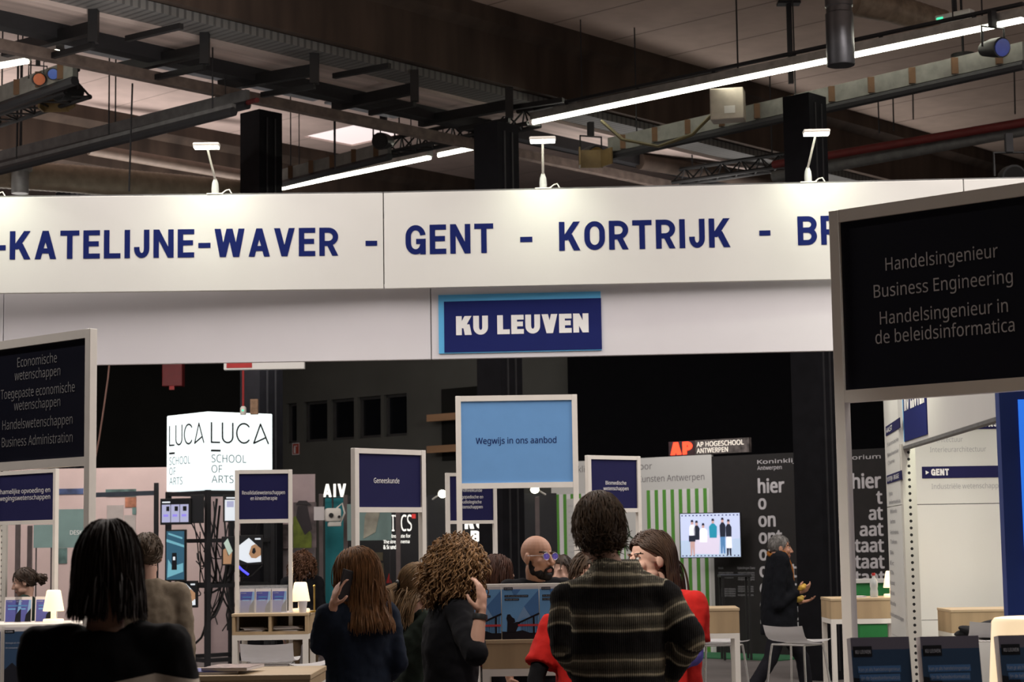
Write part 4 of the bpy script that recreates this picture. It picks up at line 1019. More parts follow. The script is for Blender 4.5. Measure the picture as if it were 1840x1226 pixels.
# rail from the cage to the left
pa = P(165, 890, 24.9); pb_ = P(281, 886, 24.8)
o = MB().obox((0, 0, 0), pb_ - pa, .05, .06).build('cage_rail', mat('blue_grey_metal', (.06, .075, .10), .5, .3)); o.location = pa; tag(o, 'blue grey rail reaching left from the black cage', 'rail')
for (px, Yx, top, lb) in ((281, 24.75, 868, 'dark post at the left side of the black cage'), (478, 24.9, 885, 'dark post right of the black cage behind the navy sign'), (577, 24.4, 888, 'grey brown pole left of the teal column'), (621, 24.3, 890, 'grey brown pole right of the teal column'), (715, 23.4, 890, 'grey brown pole crossing the white institute lettering'), (54, 24.2, 945, 'brown pole behind the left counter'), (33, 24.0, 900, 'dark brown post near the left frame edge'), (965, 24.2, 893, 'brown pole below the second small spotlight')):
    p = P(px, top, Yx); t = thing('stand_pole', lb, 'pole', (p.x, p.y, 0))
    mm = darkm if 'dark post' in lb else mat('brown_pole', (.13, .105, .105), .5, .3)
    MB().box(-.028, .028, -.028, .028, 0, p.z, .004).build('pole', mm, t); MB().box(-.1, .1, -.1, .1, 0, .012).build('base_plate', darkm, t)
# ---- screens
def emis(name, col, s=.55): return mat('px_' + name, col, .4, emit=s, ecol=col, var=.02)
scr_bg = emis('lilac', (.40, .42, .62)); scr_dark = emis('dark', (.008, .009, .012), .2); scr_w = emis('white', (.66, .72, .78), .7); scr_blue = emis('blue', (.03, .10, .16)); scr_cy = emis('cyan', (.16, .42, .52), .5); scr_skin = emis('skin', (.42, .24, .13), .45); scr_green = emis('mint', (.46, .58, .50), .5); scr_pk = emis('violet', (.26, .22, .75), .7)
SM = [scr_bg, scr_dark, scr_w, scr_blue, scr_cy, scr_skin, scr_green, scr_pk]
def monitor(label, x0, y0, x1, y1, Y, rot, kind, post=True, tiltz=0.0, bz=.018):
    p = P(x0, y1, Y); pl = Pl((p.x, p.y, 0), rot); W_, zT_ = pl.uv(x1, y0)[0], pl.uv(x0, y0)[1]; H_ = zT_ - p.z
    t = thing('monitor', label, 'monitor', (p.x, p.y, p.z), rot, 'screens on the black cage')
    MB().box(-bz, W_ + bz, 0, .045, -bz, H_ + bz, .004).build('casing', blackp, t)
    c = MB()
    def G(mi, pts, k): c.mi = mi; c.poly([(x * W_, z * H_) for x, z in pts], -.002 - .0012 * k, -.0008 - .0012 * k)
    def R(mi, a, b_, z0, z1, k): G(mi, [(a, z0), (b_, z0), (b_, z1), (a, z1)], k)
    if kind == 'cards':
        R(1, 0, 1, 0, 1, 0)
        for k in range(3):
            R(0, .02 + k*.327, .325 + k*.327, .04, .8, 1); R(1, .18 + k*.3, .29 + k*.31, .52, .72, 2); R(7, .08 + k*.327, .25 + k*.327, .28, .38, 2)
        R(2, .03, .32, .87, .93, 1)
    elif kind == 'page':
        R(2, 0, 1, 0, 1, 0); R(1, 0, 1, .85, 1, 1); R(2, .08, .7, .9, .96, 2); R(1, .62, 1, .58, .75, 1); R(0, .1, .5, .55, .8, 1)
    elif kind == 'film':
        R(3, 0, 1, 0, 1, 0); G(4, [(0, .78), (1, .66), (1, .71), (0, .84)], 1); G(4, [(.1, .93), (.9, .83), (.9, .87), (.1, .97)], 1)
        G(4, [(.05, .04), (.95, .16), (.95, .34), (.6, .3), (.5, .46), (.3, .3), (.1, .42)], 1); G(1, [(.3, .2), (.6, .2), (.58, .55), (.32, .55)], 2); G(2, [(.38, .4), (.5, .4), (.5, .47), (.38, .47)], 3)
    elif kind == 'hand':
        R(1, 0, 1, 0, 1, 0); G(2, [(.0, .2), (.45, .02), (.98, .05), (.96, .55), (.5, .95), (.02, .6)], 1)
        G(5, [(.5, .35), (.6, .65), (.75, .72), (.97, .55), (.97, .3), (.78, .18), (.6, .2)], 2); G(1, [(.62, .4), (.66, .56), (.74, .58), (.78, .42), (.7, .34)], 3); R(2, .74, .96, .88, .94, 2)
    elif kind == 'phone':
        R(1, 0, 1, 0, 1, 0); G(6, [(.05, .8), (.45, .98), (.95, .5), (.6, .3)], 1); G(5, [(0, 0), (0, .55), (.25, .6), (.5, .3), (.9, .45), (.8, 0)], 2)
    else: R(1, 0, 1, 0, 1, 0)
    c.mi = 0; c.build('screen', SM, t)
    if post: MB().box(W_/2 - .05, W_/2 + .05, .045, .16, H_/2 - .05, H_/2 + .05).build('bracket', darkm, t)
    return t
monitor('screen with three pale cards high on the black cage', 290, 899, 340, 941, 23.85, ca - PI/2 + .55, 'cards')
monitor('dark switched off screen beside the screen with cards', 345, 892, 364, 938, 23.8, ca - .6, 'off')
monitor('tilted portrait screen showing a bluish film scene', 299, 955, 331, 1042, 23.75, ca - PI/2 + .6, 'film')
monitor('screen with a white page half hidden behind the navy sign', 404, 892, 436, 936, 23.9, .3, 'page')
monitor('screen showing a hand drawing on white paper', 424, 965, 470, 1013, 23.75, .12, 'hand')
monitor('screen showing hands holding a pale green phone', 401, 967, 419, 1014, 23.8, .2, 'phone')
monitor('lower screen showing a drawing hand above the beige jacket', 316, 1047, 352, 1090, 23.8, ca - PI/2 + .7, 'hand')
t = thing('blue_light_tube', 'short curved blue light behind the screens', 'light', P(438, 1026, 23.6)); MB().tube([(-.07, 0, .06), (-.02, 0, .01), (.06, 0, -.05)], .014, 8).build('tube', mat('blue_tube', (.1, .1, 1), .4, emit=1.4, ecol=(.06, .06, 1)), t, smooth=True)
# ---- pink and grey partition of the fashion stand
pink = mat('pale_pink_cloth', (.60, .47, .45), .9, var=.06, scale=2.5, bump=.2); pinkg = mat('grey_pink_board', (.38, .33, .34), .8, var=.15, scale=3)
def board(name, label, cat, pxa, pxb, Y, ytop, m, ybot=None, group=None, rot=0.0, t_=.04, parent=None):
    p = P(pxa, ytop, Y); pl = Pl((p.x, p.y, 0), rot); L_ = pl.uv(pxb, ytop)[0]; z0 = 0 if ybot is None else pl.uv(pxa, ybot)[1]
    o = MB().box(0, L_, 0, t_, 0, p.z - z0).build(name, m); o.location = (p.x, p.y, z0); o.rotation_euler = (0, 0, rot); tag(o, label, cat, group); return o, pl, z0
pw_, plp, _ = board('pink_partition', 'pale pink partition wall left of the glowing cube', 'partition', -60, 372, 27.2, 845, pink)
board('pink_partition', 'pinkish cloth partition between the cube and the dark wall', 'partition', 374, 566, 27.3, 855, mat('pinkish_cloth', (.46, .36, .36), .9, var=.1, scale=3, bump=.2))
def prints(pl, parent, rects, name='print'):
    for (x0, y0, x1, y1, m) in rects:
        u0, v0 = pl.uv(x0, y1); u1, v1 = pl.uv(x1, y0); MB().box(u0, u1, -.012, 0, v0, v1).build(name, m, parent)
teal_g = mat('poster_teal', (.10, .17, .16), .5, var=.6, scale=6); orange_p = mat('poster_orange', (.36, .15, .09), .5, var=.6, scale=9); grey_p = mat('poster_grey', (.42, .38, .36), .6, var=.12, scale=4)
prints(plp, pw_, [(190, 879, 245, 893, teal_g), (225, 894, 245, 912, orange_p), (238, 912, 245, 925, teal_g), (192, 908, 222, 970, grey_p), (223, 926, 244, 990, grey_p), (103, 878, 150, 889, mat('poster_blue', (.06, .09, .2), .5, var=.6, scale=5)), (105, 985, 121, 1013, teal_g)], 'poster')
pp2, plp2, _ = board('photo_board', 'dark portrait photograph board with green lower part behind the curly brown haired woman', 'photo board', 527, 568, 26.6, 903, mat('photo_dark', (.12, .09, .09), .6, var=.6, scale=5), 985)
_, _ , zq = pp2, plp2, 0
o = pp2
def loc_prints(o, pl, z0, items):
    for (nm, pts, m, k) in items:
        q = []
        for (x, y) in pts:
            u, v = pl.uv(x, y); q.append((u, v - z0))
        MB().poly(q, -.004 - .002 * k, -.002 * k).build(nm, m, o)
z0b = o.location.z
loc_prints(o, plp2, z0b, [('jacket', [(527, 985), (527, 930), (537, 925), (560, 960), (560, 985)], mat('photo_green', (.13, .16, .02), .6, var=.4, scale=8), 1), ('figure', [(532, 930), (535, 910), (552, 908), (556, 930), (561, 950), (548, 962)], mat('photo_black', (.03, .022, .025), .6), 2), ('hat', [(531, 907), (537, 900), (551, 900), (560, 908)], mat('photo_black', (.03, .022, .025), .6), 3)])
board('photo_board', 'grey brown photograph board behind the right post of the Revalidatie sign', 'photo board', 484, 526, 26.7, 943, mat('photo_brown', (.13, .10, .10), .6, var=.7, scale=6), 985)
board('grey_board', 'grey pink low board behind the curly brown haired woman', 'board', 440, 566, 26.8, 986, pinkg)
tcol = board('teal_column', 'flat teal column between two brown poles', 'column', 584, 620, 24.6, 893, mat('teal_paint', (.012, .20, .235), .6, var=.06))[0]
tw = thing('roof_letters', 'white glowing letters standing on top of the teal column', 'letters', (P(581, 893, 24.5).x, 24.45, zz(581, 894, 24.5)))
glow_t = mat('glow_letters', (.9, .9, .85), .5, emit=.9, ecol=(1, .98, .9))
capitals(tw, 'AIV', 0, .30, 0, .17, glow_t, .2, 0)
MB().box(-.02, .32, 0, .03, -.012, 0).build('rail', darkm, tw)
prj = thing('white_projector', 'white camera device hanging in front of the teal column', 'projector', P(598, 925, 24.0), .2)
MB().box(-.1, .1, -.08, .08, -.09, .08, .03).build('body', whitem, prj, smooth=True)
MB().box(-.06, .1, -.07, .07, -.15, -.095, .01).build('base', whitem, prj)
MB().tube([(-.03, -.1, -.01), (-.03, -.081, -.01)], .03, 14).build('lens', blackp, prj); MB().tube([(.07, -.1, -.03), (.07, -.081, -.03)], .018, 12).build('lens', blackp, prj)
MB().tube([(.05, 0, .08), (.12, 0, .14), (.15, 0, .02), (.1, .02, -.1)], .012, 6).build('cable', whitem, prj, smooth=True)
MB().tube([(0, 0, .08), (0, .03, .25)], .012, 6).build('mount', darkm, prj)
MB().box(-.24, -.11, -.02, -.016, -.07, .1).build('paper', paper, prj)
# teal translucent hanging panels
tealg = mat('teal_pane', (.20, .30, .29), .3, var=.05)
for (x0, y0, x1, y1, Yq, txt, lb) in ((99, 915, 152, 985, 20.5, 'DESK', 'grey teal pane with white lettering between sign and woman'), (60, 943, 96, 985, 20.3, '', 'small grey teal pane below the left navy sign'), (624, 905, 703, 972, 23.6, '', 'pale teal poster pane behind the Geneeskunde sign')):
    a = P(x0, y1, Yq); b_ = P(x1, y0, Yq); t = thing('glass_divider', lb, 'pane', a, 0)
    pn = MB().box(0, b_.x - a.x, 0, .01, 0, b_.z - a.z).build('pane', tealg, t)
    for x in (.02, b_.x - a.x - .03): MB().box(x, x + .012, .011, .02, -a.z, b_.z - a.z).build('rod', darkm, t)
    if txt: letters(pn, [(txt, 'r', b_.x - a.x - .02, .9, .14, .045, .01)], wtext, -.002)
    elif x0 > 600: MB().poly([(.2, .02), (.35, .1), (.42, .4), (.3, .46), (.22, .3)], -.006, 0).build('print', mat('poster_pale', (.34, .33, .27), .6, var=.3, scale=6), pn)
# ---- black institute wall with white lettering
bi = mat('institute_black', (.020, .021, .025), .35, var=.1, spec=.5)
bw_, plw, _ = board('black_partition', 'glossy black partition carrying white institute lettering', 'partition', 624, 1000, 24.9, 892, bi)
letters(bw_, [pix(plw, 'RITCS', 694, 740, 955, 29, .0), pix(plw, 'Royal Institute for', 686, 738, 967, 6, .012), pix(plw, 'Theatre, Cinema', 689, 736, 977, 6, .012), pix(plw, '& Sound', 689, 712, 987, 7, .02)], glow_t, -.012)
loc_prints(bw_, plw, 0, [('asterisk', [(740, 924), (747, 924), (747, 932), (740, 932)], mat('red_glow', (.7, .06, .05), .5, emit=.3, ecol=(1, .05, .05)), 4)])
cpix(bw_, plw, 'KC', 835, 872, 951, 22, glow_t, .24, 0, -.012); cpix(bw_, plw, 'B', 846, 863, 975, 21, glow_t, .24, 0, -.012)
letters(bw_, [pix(plw, 'KON', 866, 874, 963, 6, .012), pix(plw, 'CON', 866, 874, 972, 6, .012)], glow_t, -.012)
MB().box(plw.uv(766, 900)[0], plw.uv(768, 900)[0], -.006, 0, 0, plw.uv(766, 894)[1]).build('seam', mat('seam_grey', (.1, .1, .1), .5), bw_)
loc_prints(bw_, plw, 0, [('red_mark', [(694, 1048), (699, 1030), (704, 1048)], mat('red_print', (.4, .02, .02), .5), 4), ('notice', [(674, 993), (688, 993), (688, 1008), (674, 1008)], mat('notice_tan', (.12, .10, .06), .6), 3), ('notice', [(675, 1012), (689, 1012), (690, 1028), (676, 1028)], mat('notice_tan', (.12, .10, .06), .6), 3)])
def spot(label, px, py, Y, side):
    p = P(px, py, Y); t = thing('spotlight', label, 'spotlight', p)
    MB().ell((0, 0, 0), (.055, .05, .05), seg=16, ring=10).build('bulb', mat('bulb_glow', (1, 1, .8), .5, emit=9, ecol=(1, 1, .72)), t, smooth=True)
    MB().tube([(0, .05, .01), (side * .02, .14, .02)], .045, 12).build('housing', whitem, t); MB().tube([(0, .14, .02), (side * .14, .3, -.06)], .012, 6).build('arm', whitem, t)
spot('small bright spotlight between the Geneeskunde and the light blue sign', 795, 888, 24.3, -1)
spot('small bright spotlight just below the light blue sign', 961, 880, 24.3, 1)
# ---- striped academy wall and black conservatory wall along B
pr_ = P(1278, 817, 26.4); dB = Vector((math.cos(Brot), math.sin(Brot), 0))
plA = Pl(pr_, Brot); uA, _ = plA.uv(990, 850); zA = pr_.z
oA = Vector((pr_.x, pr_.y, 0)) + dB * uA; plA = Pl(oA, Brot); LA = -uA
ta = thing('striped_wall', 'white academy wall with vertical green stripes and grey lettering', 'partition', (oA.x, oA.y, 0), Brot)
wpn = MB().box(0, LA, 0, .05, 0, zA).build('panel', white, ta)
per = (plA.uv(1232, 900)[0] - plA.uv(1160, 900)[0]) / 5.0
gst = striped('green_stripes', (.78, .76, .77), (.105, .33, .05), 0, per, .44, .5, var=.02)
us, vs_ = plA.uv(1162, 881.5); ks = per * .0
ue_ = LA - .06
sp_ = MB().box(0, ue_ - us, -.004, 0, .0, vs_).build('striped_print', gst, wpn); sp_.location = (us, 0, 0)
u2 = plA.uv(999, 890)[0]
sp2 = MB().box(0, plA.uv(1122, 890)[0] - u2, -.004, 0, 0, plA.uv(999, 889)[1]).build('striped_print', gst, wpn); sp2.location = (u2, 0, 0)
a0 = plA.uv(1019, 890)[0]; a1_ = plA.uv(1043, 890)[0]
nb = MB().box(a0, a1_, -.012, -.005, .6, plA.uv(1019, 897)[1]).build('text_strip', white, wpn)
letters(nb, [('informatie', 'f', a0 + .03, a1_ - .03, plA.uv(1019, 897)[1] - .12 - .085 * k, .03, .004) for k in range(12)], mat('faint_text', (.5, .48, .49), .7), -.013)
letters(wpn, [pix(plA, 'Koninklijke Academie voor', 1003, 1172, 851, 11, -.012), pix(plA, 'Schone Kunsten Antwerpen', 1100, 1266, 869, 11, -.012)], mat('soft_grey_text', (.16, .15, .155), .7), -.002)
# thin branch drawing on the striped wall
br = MB()
for pts in ([(1128, 945), (1132, 960), (1122, 975), (1128, 990)], [(1120, 955), (1130, 962), (1140, 970)], [(1118, 985), (1126, 980), (1135, 990)]):
    br.stroke([(plA.uv(x, y)[0], plA.uv(x, y)[1]) for x, y in pts], .02, -.007, -.005)
br.build('branch_print', mat('branch_green', (.02, .05, .02), .7), wpn)
tbk = thing('black_wall', 'black conservatory wall with a ladder of white words', 'partition', (pr_.x, pr_.y, 0), Brot); plK = Pl(pr_, Brot)
LK = plK.uv(1640, 860)[0]
bpn = MB().box(.004, LK, .0, .05, 0, zA - .03).build('panel', mat('matt_black', (.017, .015, .015), .8, var=.1), tbk)
ls = [('Koninklijk Conservatorium', 1361, 1583, 834, 7, .012), ('Antwerpen', 1361, 1405, 845, 7, .012)]
x_ = 1362
for k, (s, w_px) in enumerate((('hier', 48), ('o', 15), ('on', 31), ('ont', 42), ('onts', 55), ('ontst', 67), ('ontsta', 81), ('ontstaa', 92), ('ontstaat', 105))):
    ls.append((s, x_ + k * .6, x_ + k * .6 + w_px, 886 + 29.0 * k + (1.2 * k if k > 1 else 0), 24, .03))
wl = [('hier', 1531, 1584, 878, 25), ('t', 1575, 1586, 905, 23), ('at', 1561, 1587, 934, 23), ('aat', 1545, 1588, 963, 23), ('taat', 1536, 1589, 992, 23), ('staat', 1524, 1590, 1021, 23), ('tstaat', 1512, 1591, 1049, 23)]
letters(bpn, [pix(plK, *q[:5], q[5]) for q in ls] + [pix(plK, *q, .03) for q in wl], mat('pale_lettering', (.55, .53, .55), .6), -.002)
q_ = [('Opleidingen en specialisaties', 1291, 1318, 1027 + 0, 4, .01)]
def fine(x0, x1, ys, s='toelatingsproef en studieprogramma'): return [(s, x0, x1, y, 3.4, .006) for y in ys]
letters(bpn, [pix(plK, *q[:5], q[5]) for q in [('Muziek', 1291, 1300, 1023, 4, .01), ('Opleidingen Dans', 1325, 1357, 1023, 4, .01)] + fine(1291, 1318, (1031, 1035, 1039)) + fine(1326, 1356, (1031, 1035, 1039, 1043)) + fine(1296, 1322, (1060, 1064, 1068, 1072)) + fine(1326, 1354, (1056, 1060, 1064, 1071))], gtext, -.002)
# lit sign box on the wall top
ps = P(1202, 822, 26.9); plS = Pl(ps, Brot)
z1_ = plS.uv(1200, 793)[1]; Ls = plS.uv(1346, 812)[0]; zS = zA + .008
tap = thing('school_sign', 'lit sign with red and white letters on top of the striped wall', 'sign', (ps.x, ps.y, zS), Brot)
H_ = .20; us_ = plS.uv(1249, 812)[0]
oS = ps - Vector((0, 0, 0))
MB().box(0, us_, 0, .06, 0, H_).build('dark_panel', mat('sign_dark', (.06, .03, .035), .5, var=.5, scale=12), tap)
rp_ = MB().box(us_ + .003, Ls, 0, .06, 0, H_).build('photo_panel', mat('sign_photo', (.10, .085, .08), .5, var=.7, scale=14), tap)
capitals(tap.children[0], 'AP', .03, us_ - .04, .01, H_ * .9, mat('red_neon', (1, .1, .04), .5, emit=2.2, ecol=(1, .04, .015)), .27, -.004, .06)
letters(rp_, [('AP HOGESCHOOL', 'f', us_ + .03, Ls - .08, H_ * .54, H_ * .33, .03), ('ANTWERPEN', 'f', us_ + .03, us_ + (Ls - us_) * .62, H_ * .1, H_ * .33, .03)], mat('cream_glow', (.8, .74, .66), .5, emit=.35, ecol=(1, .92, .8)), -.004)
# television
Tm = [emis('tv_pale', (.55, .62, .86), .62), emis('tv_white', (.86, .84, .94), .75), emis('tv_dark', (.02, .025, .05), .3), emis('tv_teal', (.02, .28, .42), .6), emis('tv_skin', (.62, .40, .38), .5), emis('tv_jean', (.10, .25, .50), .5), emis('tv_floor', (.48, .60, .80), .6), emis('tv_lilac', (.70, .64, .80), .65)]
pt_ = P(1224, 1002, 26.1); plT = Pl(pt_, Brot * .45); WT = plT.uv(1331, 998)[0]; HT = plT.uv(1224, 924)[1] - pt_.z
ttv = thing('television', 'lit television showing people around a white desk in front of the striped wall', 'television', pt_, Brot * .45)
MB().box(-.012, WT + .012, 0, .05, -.012, HT + .012, .004).build('casing', blackp, ttv)
MB().box(WT/2 - .15, WT/2 + .15, .05, .16, HT/2 - .1, HT/2 + .1).build('wall_bracket', darkm, ttv)
c = MB()
def G(mi, pts, k=1): c.mi = mi; c.poly([(x * WT, z * HT) for x, z in pts], -.002 - .001 * k, -.001 - .001 * k)
G(0, [(0, 0), (1, 0), (1, 1), (0, 1)], 0); G(6, [(0, 0), (1, 0), (1, .42), (0, .38)], 1)
G(7, [(.24, .08), (.64, .06), (.66, .5), (.24, .48)], 2)
for k in range(16):
    G(2, [(.02 + k*.062, .945), (.045 + k*.062, .945), (.045 + k*.062, .97), (.02 + k*.062, .97)], 2); G(2, [(.02 + k*.062, .02), (.045 + k*.062, .02), (.045 + k*.062, .045), (.02 + k*.062, .045)], 2)
def fig(x, top, sh, legs, hgt, skin=4, w_=.045):
    G(skin, [(x - .02, top - .09), (x + .02, top - .09), (x + .022, top), (x - .022, top)], 4); G(2, [(x - .025, top - .03), (x + .025, top - .03), (x + .015, top + .02), (x - .015, top + .02)], 5)
    G(sh, [(x - w_, top - .42), (x + w_, top - .42), (x + w_ * 1.1, top - .16), (x + .02, top - .09), (x - .02, top - .09), (x - w_ * 1.1, top - .16)], 3)
    if legs is not None: G(legs, [(x - w_ * .8, top - hgt), (x - .01, top - hgt), (x, top - .6), (x + .012, top - hgt), (x + w_ * .8, top - hgt), (x + w_ * .9, top - .42), (x - w_ * .9, top - .42)], 3)
fig(.20, .84, 1, 4, .80); G(2, [(.14, .36), (.25, .36), (.25, .5), (.14, .5)], 5); fig(.275, .82, 2, None, 0); fig(.385, .76, 1, None, 0, w_=.06); fig(.55, .86, 3, None, 0, w_=.06); fig(.71, .88, 2, 5, .80); fig(.81, .84, 2, 2, .80); G(1, [(.765, .2), (.86, .2), (.855, .46), (.77, .46)], 5)
c.mi = 0; c.build('screen', Tm, ttv)
# black bar table, green carpet and green booth pieces behind the column
t = thing('black_bar_table', 'tall black bar table in front of the black wall', 'table', (P(1320, 1050, 24.8).x, 24.8, 0.014))
MB().box(-.2, .2, -.2, .2, 1.06, 1.09, .004).build('top', blackp, t)
for (x, y) in ((-.17, -.17), (.17, -.17), (-.17, .17), (.17, .17)): MB().box(x - .015, x + .015, y - .015, y + .015, 0, 1.06).build('leg', blackp, t)
o = MB().box(-1.3, 1.7, -1.0, -.02, 0, .012).build('green_carpet', mat('green_carpet', (.035, .16, .07), .95, var=.15, scale=20)); o.location = (pr_.x, pr_.y, 0); o.rotation_euler = (0, 0, Brot); tag(o, 'green carpet in front of the striped and black walls', 'carpet')
o.location.z = .002
grn = mat('green_board', (.02, .20, .05), .6, var=.08)
a = P(1536, 1070, 19.2)
t = thing('green_counter', 'green counter of the stand behind the water bottle', 'counter', (a.x, a.y, 0)); zg = zz(1540, 1042, 19.2)
MB().box(0, .5, 0, .4, 0, zg - .035).build('body', grn, t); MB().box(-.02, .52, -.02, .42, zg - .034, zg).build('top', white, t)
t = thing('green_chest', 'green box under the white frame left of the list panel', 'box', (P(1546, 1140, 16.6).x, 16.62, 0)); MB().box(0, .24, 0, .2, 0, zz(1546, 1122, 16.6), .006).build('body', grn, t)
MB().box(-.01, .25, -.01, .21, zz(1546, 1122, 16.6) + .001, zz(1546, 1122, 16.6) + .02).build('lid', white, t)
# things on the dark walls: extinguisher sign, red box, exit light, rope
b_s, z_s = on_wall(533, 807, wa)
t = thing('extinguisher_sign', 'small red and white extinguisher sign below the dark windows', 'sign', Av * wa + Bv * b_s + Vector((0, 0, z_s)), HANG - PI/2)
t.location -= Av * .012
pls = MB().box(-.1, .1, -.008, 0, -.11, .11).build('plate', mat('sign_red', (.34, .05, .03), .5), t)
q = MB(); q.box(-.1, .1, -.010, -.0085, -.11, -.095); q.box(-.1, .1, -.010, -.0085, .095, .11); q.box(-.1, -.085, -.010, -.0085, -.095, .095); q.box(.085, .1, -.010, -.0085, -.095, .095); q.box(-.055, -.005, -.010, -.0085, -.08, .03); q.box(-.045, -.015, -.010, -.0085, .03, .06); q.box(-.015, .04, -.010, -.0085, .045, .06)
q.build('pictogram', paper, pls)
t = thing('red_box', 'dark red box high on the black wall above the glowing cube', 'box', P(309, 694, 30.0))
MB().box(-.16, .16, 0, .25, 0, 1.9, .01).build('body', mat('dark_red', (.16, .008, .01), .5), t); MB().box(-.04, .04, -.02, 0, -.06, 0).build('valve', redp, t); MB().box(-.02, .02, .25, 3.2, 1.5, 1.55).build('arm', darkm, t)
t = thing('exit_light', 'white exit light box with red print hanging just under the fascia', 'exit light', P(402, 665, 20.0), .0)
eL = P(547, 663, 20.0).x - P(402, 665, 20).x
MB().box(0, eL, 0, .08, 0, .2, .004).build('casing', white, t); MB().box(.03, .3, -.004, 0, .02, .18).build('red_print', redp, t)
for x in (.1, eL - .1): MB().tube([(x, .04, .2), (x, .04, .9), (x, -3.6, .9)], .012, 6).build('hanger', darkm, t)
p = P(437, 738, 22.0); t = thing('smoke_detector', 'small white detector with green light on a red pipe above the cube', 'detector', p)
MB().lathe([(.03, -.05), (.036, -.03), (.036, .03), (.02, .05)], n=16).build('body', whitem, t, smooth=True); MB().ell((0, -.034, 0), .012).build('indicator', mat('green_glow', (.05, .8, .4), .5, emit=1.2, ecol=(.08, .9, .45)), t); MB().tube([(0, 0, .05), (0, 0, .62)], .012, 8).build('pipe', redp, t)
p = P(457, 745, 22.2); o = MB().box(-.045, .045, -.03, .03, 0, .18, .005).build('cardboard_box', mat('cardboard', (.30, .19, .12), .8, var=.3, scale=20)); o.location = p; tag(o, 'small cardboard coloured box on the column above the cube', 'box')
ro = P(198, 640, 21.5); pts = [P(x, y, 21.5) - ro for x, y in ((198, 640), (194, 680), (187, 730), (178, 790), (166, 850))]
o = MB().tube(pts, .010, 6).build('rope', mat('rope', (.18, .10, .08), .8)); o.location = ro; tag(o, 'thin rope hanging diagonally beside the left black sign', 'rope')

# unseen fill lights, added to brighten the neighbouring stands' walls
area('stand_light', (P(150, 700, 25).x, 25.2, 4.6), (P(150, 900, 27).x, 27.2, 1.6), 4.0, .3, 95, (1.0, .90, .84))
area('stand_light', (P(480, 700, 25).x, 25.6, 4.6), (P(500, 900, 27).x, 27.2, 1.4), 1.6, .3, 22, (1.0, .92, .9))
area('stand_light', (P(1190, 700, 24).x, 24.8, 4.6), (P(1170, 950, 26).x, 27.2, 1.5), 2.4, .3, 58, (1.0, .95, .93))
# ================================================================== people
def skinm(name, col): return mat('skin_' + name, col, .55, var=.06, scale=14, spec=.3)
lipm = mat('lips', (.30, .12, .10), .5, var=.05); eyem = mat('eye_white', (.6, .58, .55), .3); irism = mat('iris', (.03, .018, .012), .3)
def hairm(name, col, v=.45): return mat('hair_' + name, col, .55, var=v, scale=60, stretch=(1, 1, .12), spec=.22)
def cloth(name, col, **k): return mat('cloth_' + name, col, .9, var=k.pop('var', .12), scale=k.pop('scale', 30), spec=.12, bump=.15, **k)
folds = bpy.data.textures.new('folds', 'CLOUDS'); folds.noise_scale = .075; folds.noise_depth = 3
def remesh(mb, name, mats_, parent, voxel, smooth=2, fold=0.0, keep=None):
    me = bpy.data.meshes.new(name); bmesh.ops.recalc_face_normals(mb.bm, faces=mb.bm.faces[:]); mb.bm.to_mesh(me); mb.bm.free()
    o = bpy.data.objects.new(name, me); WORK.collection.objects.link(o)
    r = o.modifiers.new('r', 'REMESH'); r.mode = 'VOXEL'; r.voxel_size = voxel; r.use_smooth_shade = True
    if smooth: s = o.modifiers.new('s', 'SMOOTH'); s.factor = .5; s.iterations = smooth
    if fold:
        d = o.modifiers.new('d', 'DISPLACE'); d.texture = folds; d.strength = fold; d.mid_level = .5; d.texture_coords = 'LOCAL'
    dg = work_dg(); n = bpy.data.meshes.new_from_object(o.evaluated_get(dg)); n.name = name
    o.modifiers.clear(); WORK.collection.objects.unlink(o); C.objects.link(o); o.data = n; bpy.data.meshes.remove(me)
    n.materials.clear()
    for m in mats_: n.materials.append(m)
    if keep:
        b = bmesh.new(); b.from_mesh(n); bmesh.ops.delete(b, geom=[v for v in b.verts if not keep(v.co)], context='VERTS'); b.to_mesh(n); b.free()
    n.shade_smooth(); o.parent = parent
    return o
def hand(mb, wrist, d, n, curl, s=1.0, flip=1, spread=.0):
    """palm, four bent fingers and a thumb; d along the hand, n the way the palm faces"""
    d = Vector(d).normalized(); n = Vector(n); n = (n - d * n.dot(d)).normalized(); sd = d.cross(n).normalized() * flip; w = Vector(wrist)
    M = Matrix((sd, d, n)).transposed()
    mb.ell(w + d * .048 * s, (.040 * s, .052 * s, .0155 * s), M, 14, 10); mb.cap(w, .024 * s, w + d * .03 * s, .025 * s)
    for i in range(4):
        f = [1.0, 1.1, 1.03, .82][i]; k = (i - 1.5); p = w + d * (.088 - .004 * abs(k)) * s + sd * (-k * .0205) * s
        a = curl * (.8 + .12 * i); dr = (d - sd * k * spread).normalized()
        for j, (L_, r) in enumerate(((.044, .0092), (.028, .0082), (.022, .0072))):
            c_, s_ = math.cos(a * (j + .6)), math.sin(a * (j + .6)); q = p + (dr * c_ + n * s_) * L_ * f * s
            mb.cap(p, r * s, q, (r - .0006) * s, 8); p = q
    p = w + d * .028 * s + sd * .032 * s; q = p + (d * .55 + sd * .65 + n * .45).normalized() * .042 * s; r_ = q + (d * .85 + sd * .1 + n * .5).normalized() * .032 * s
    mb.cap(p, .0125 * s, q, .0105 * s, 8); mb.cap(q, .0105 * s, r_, .0085 * s, 8)
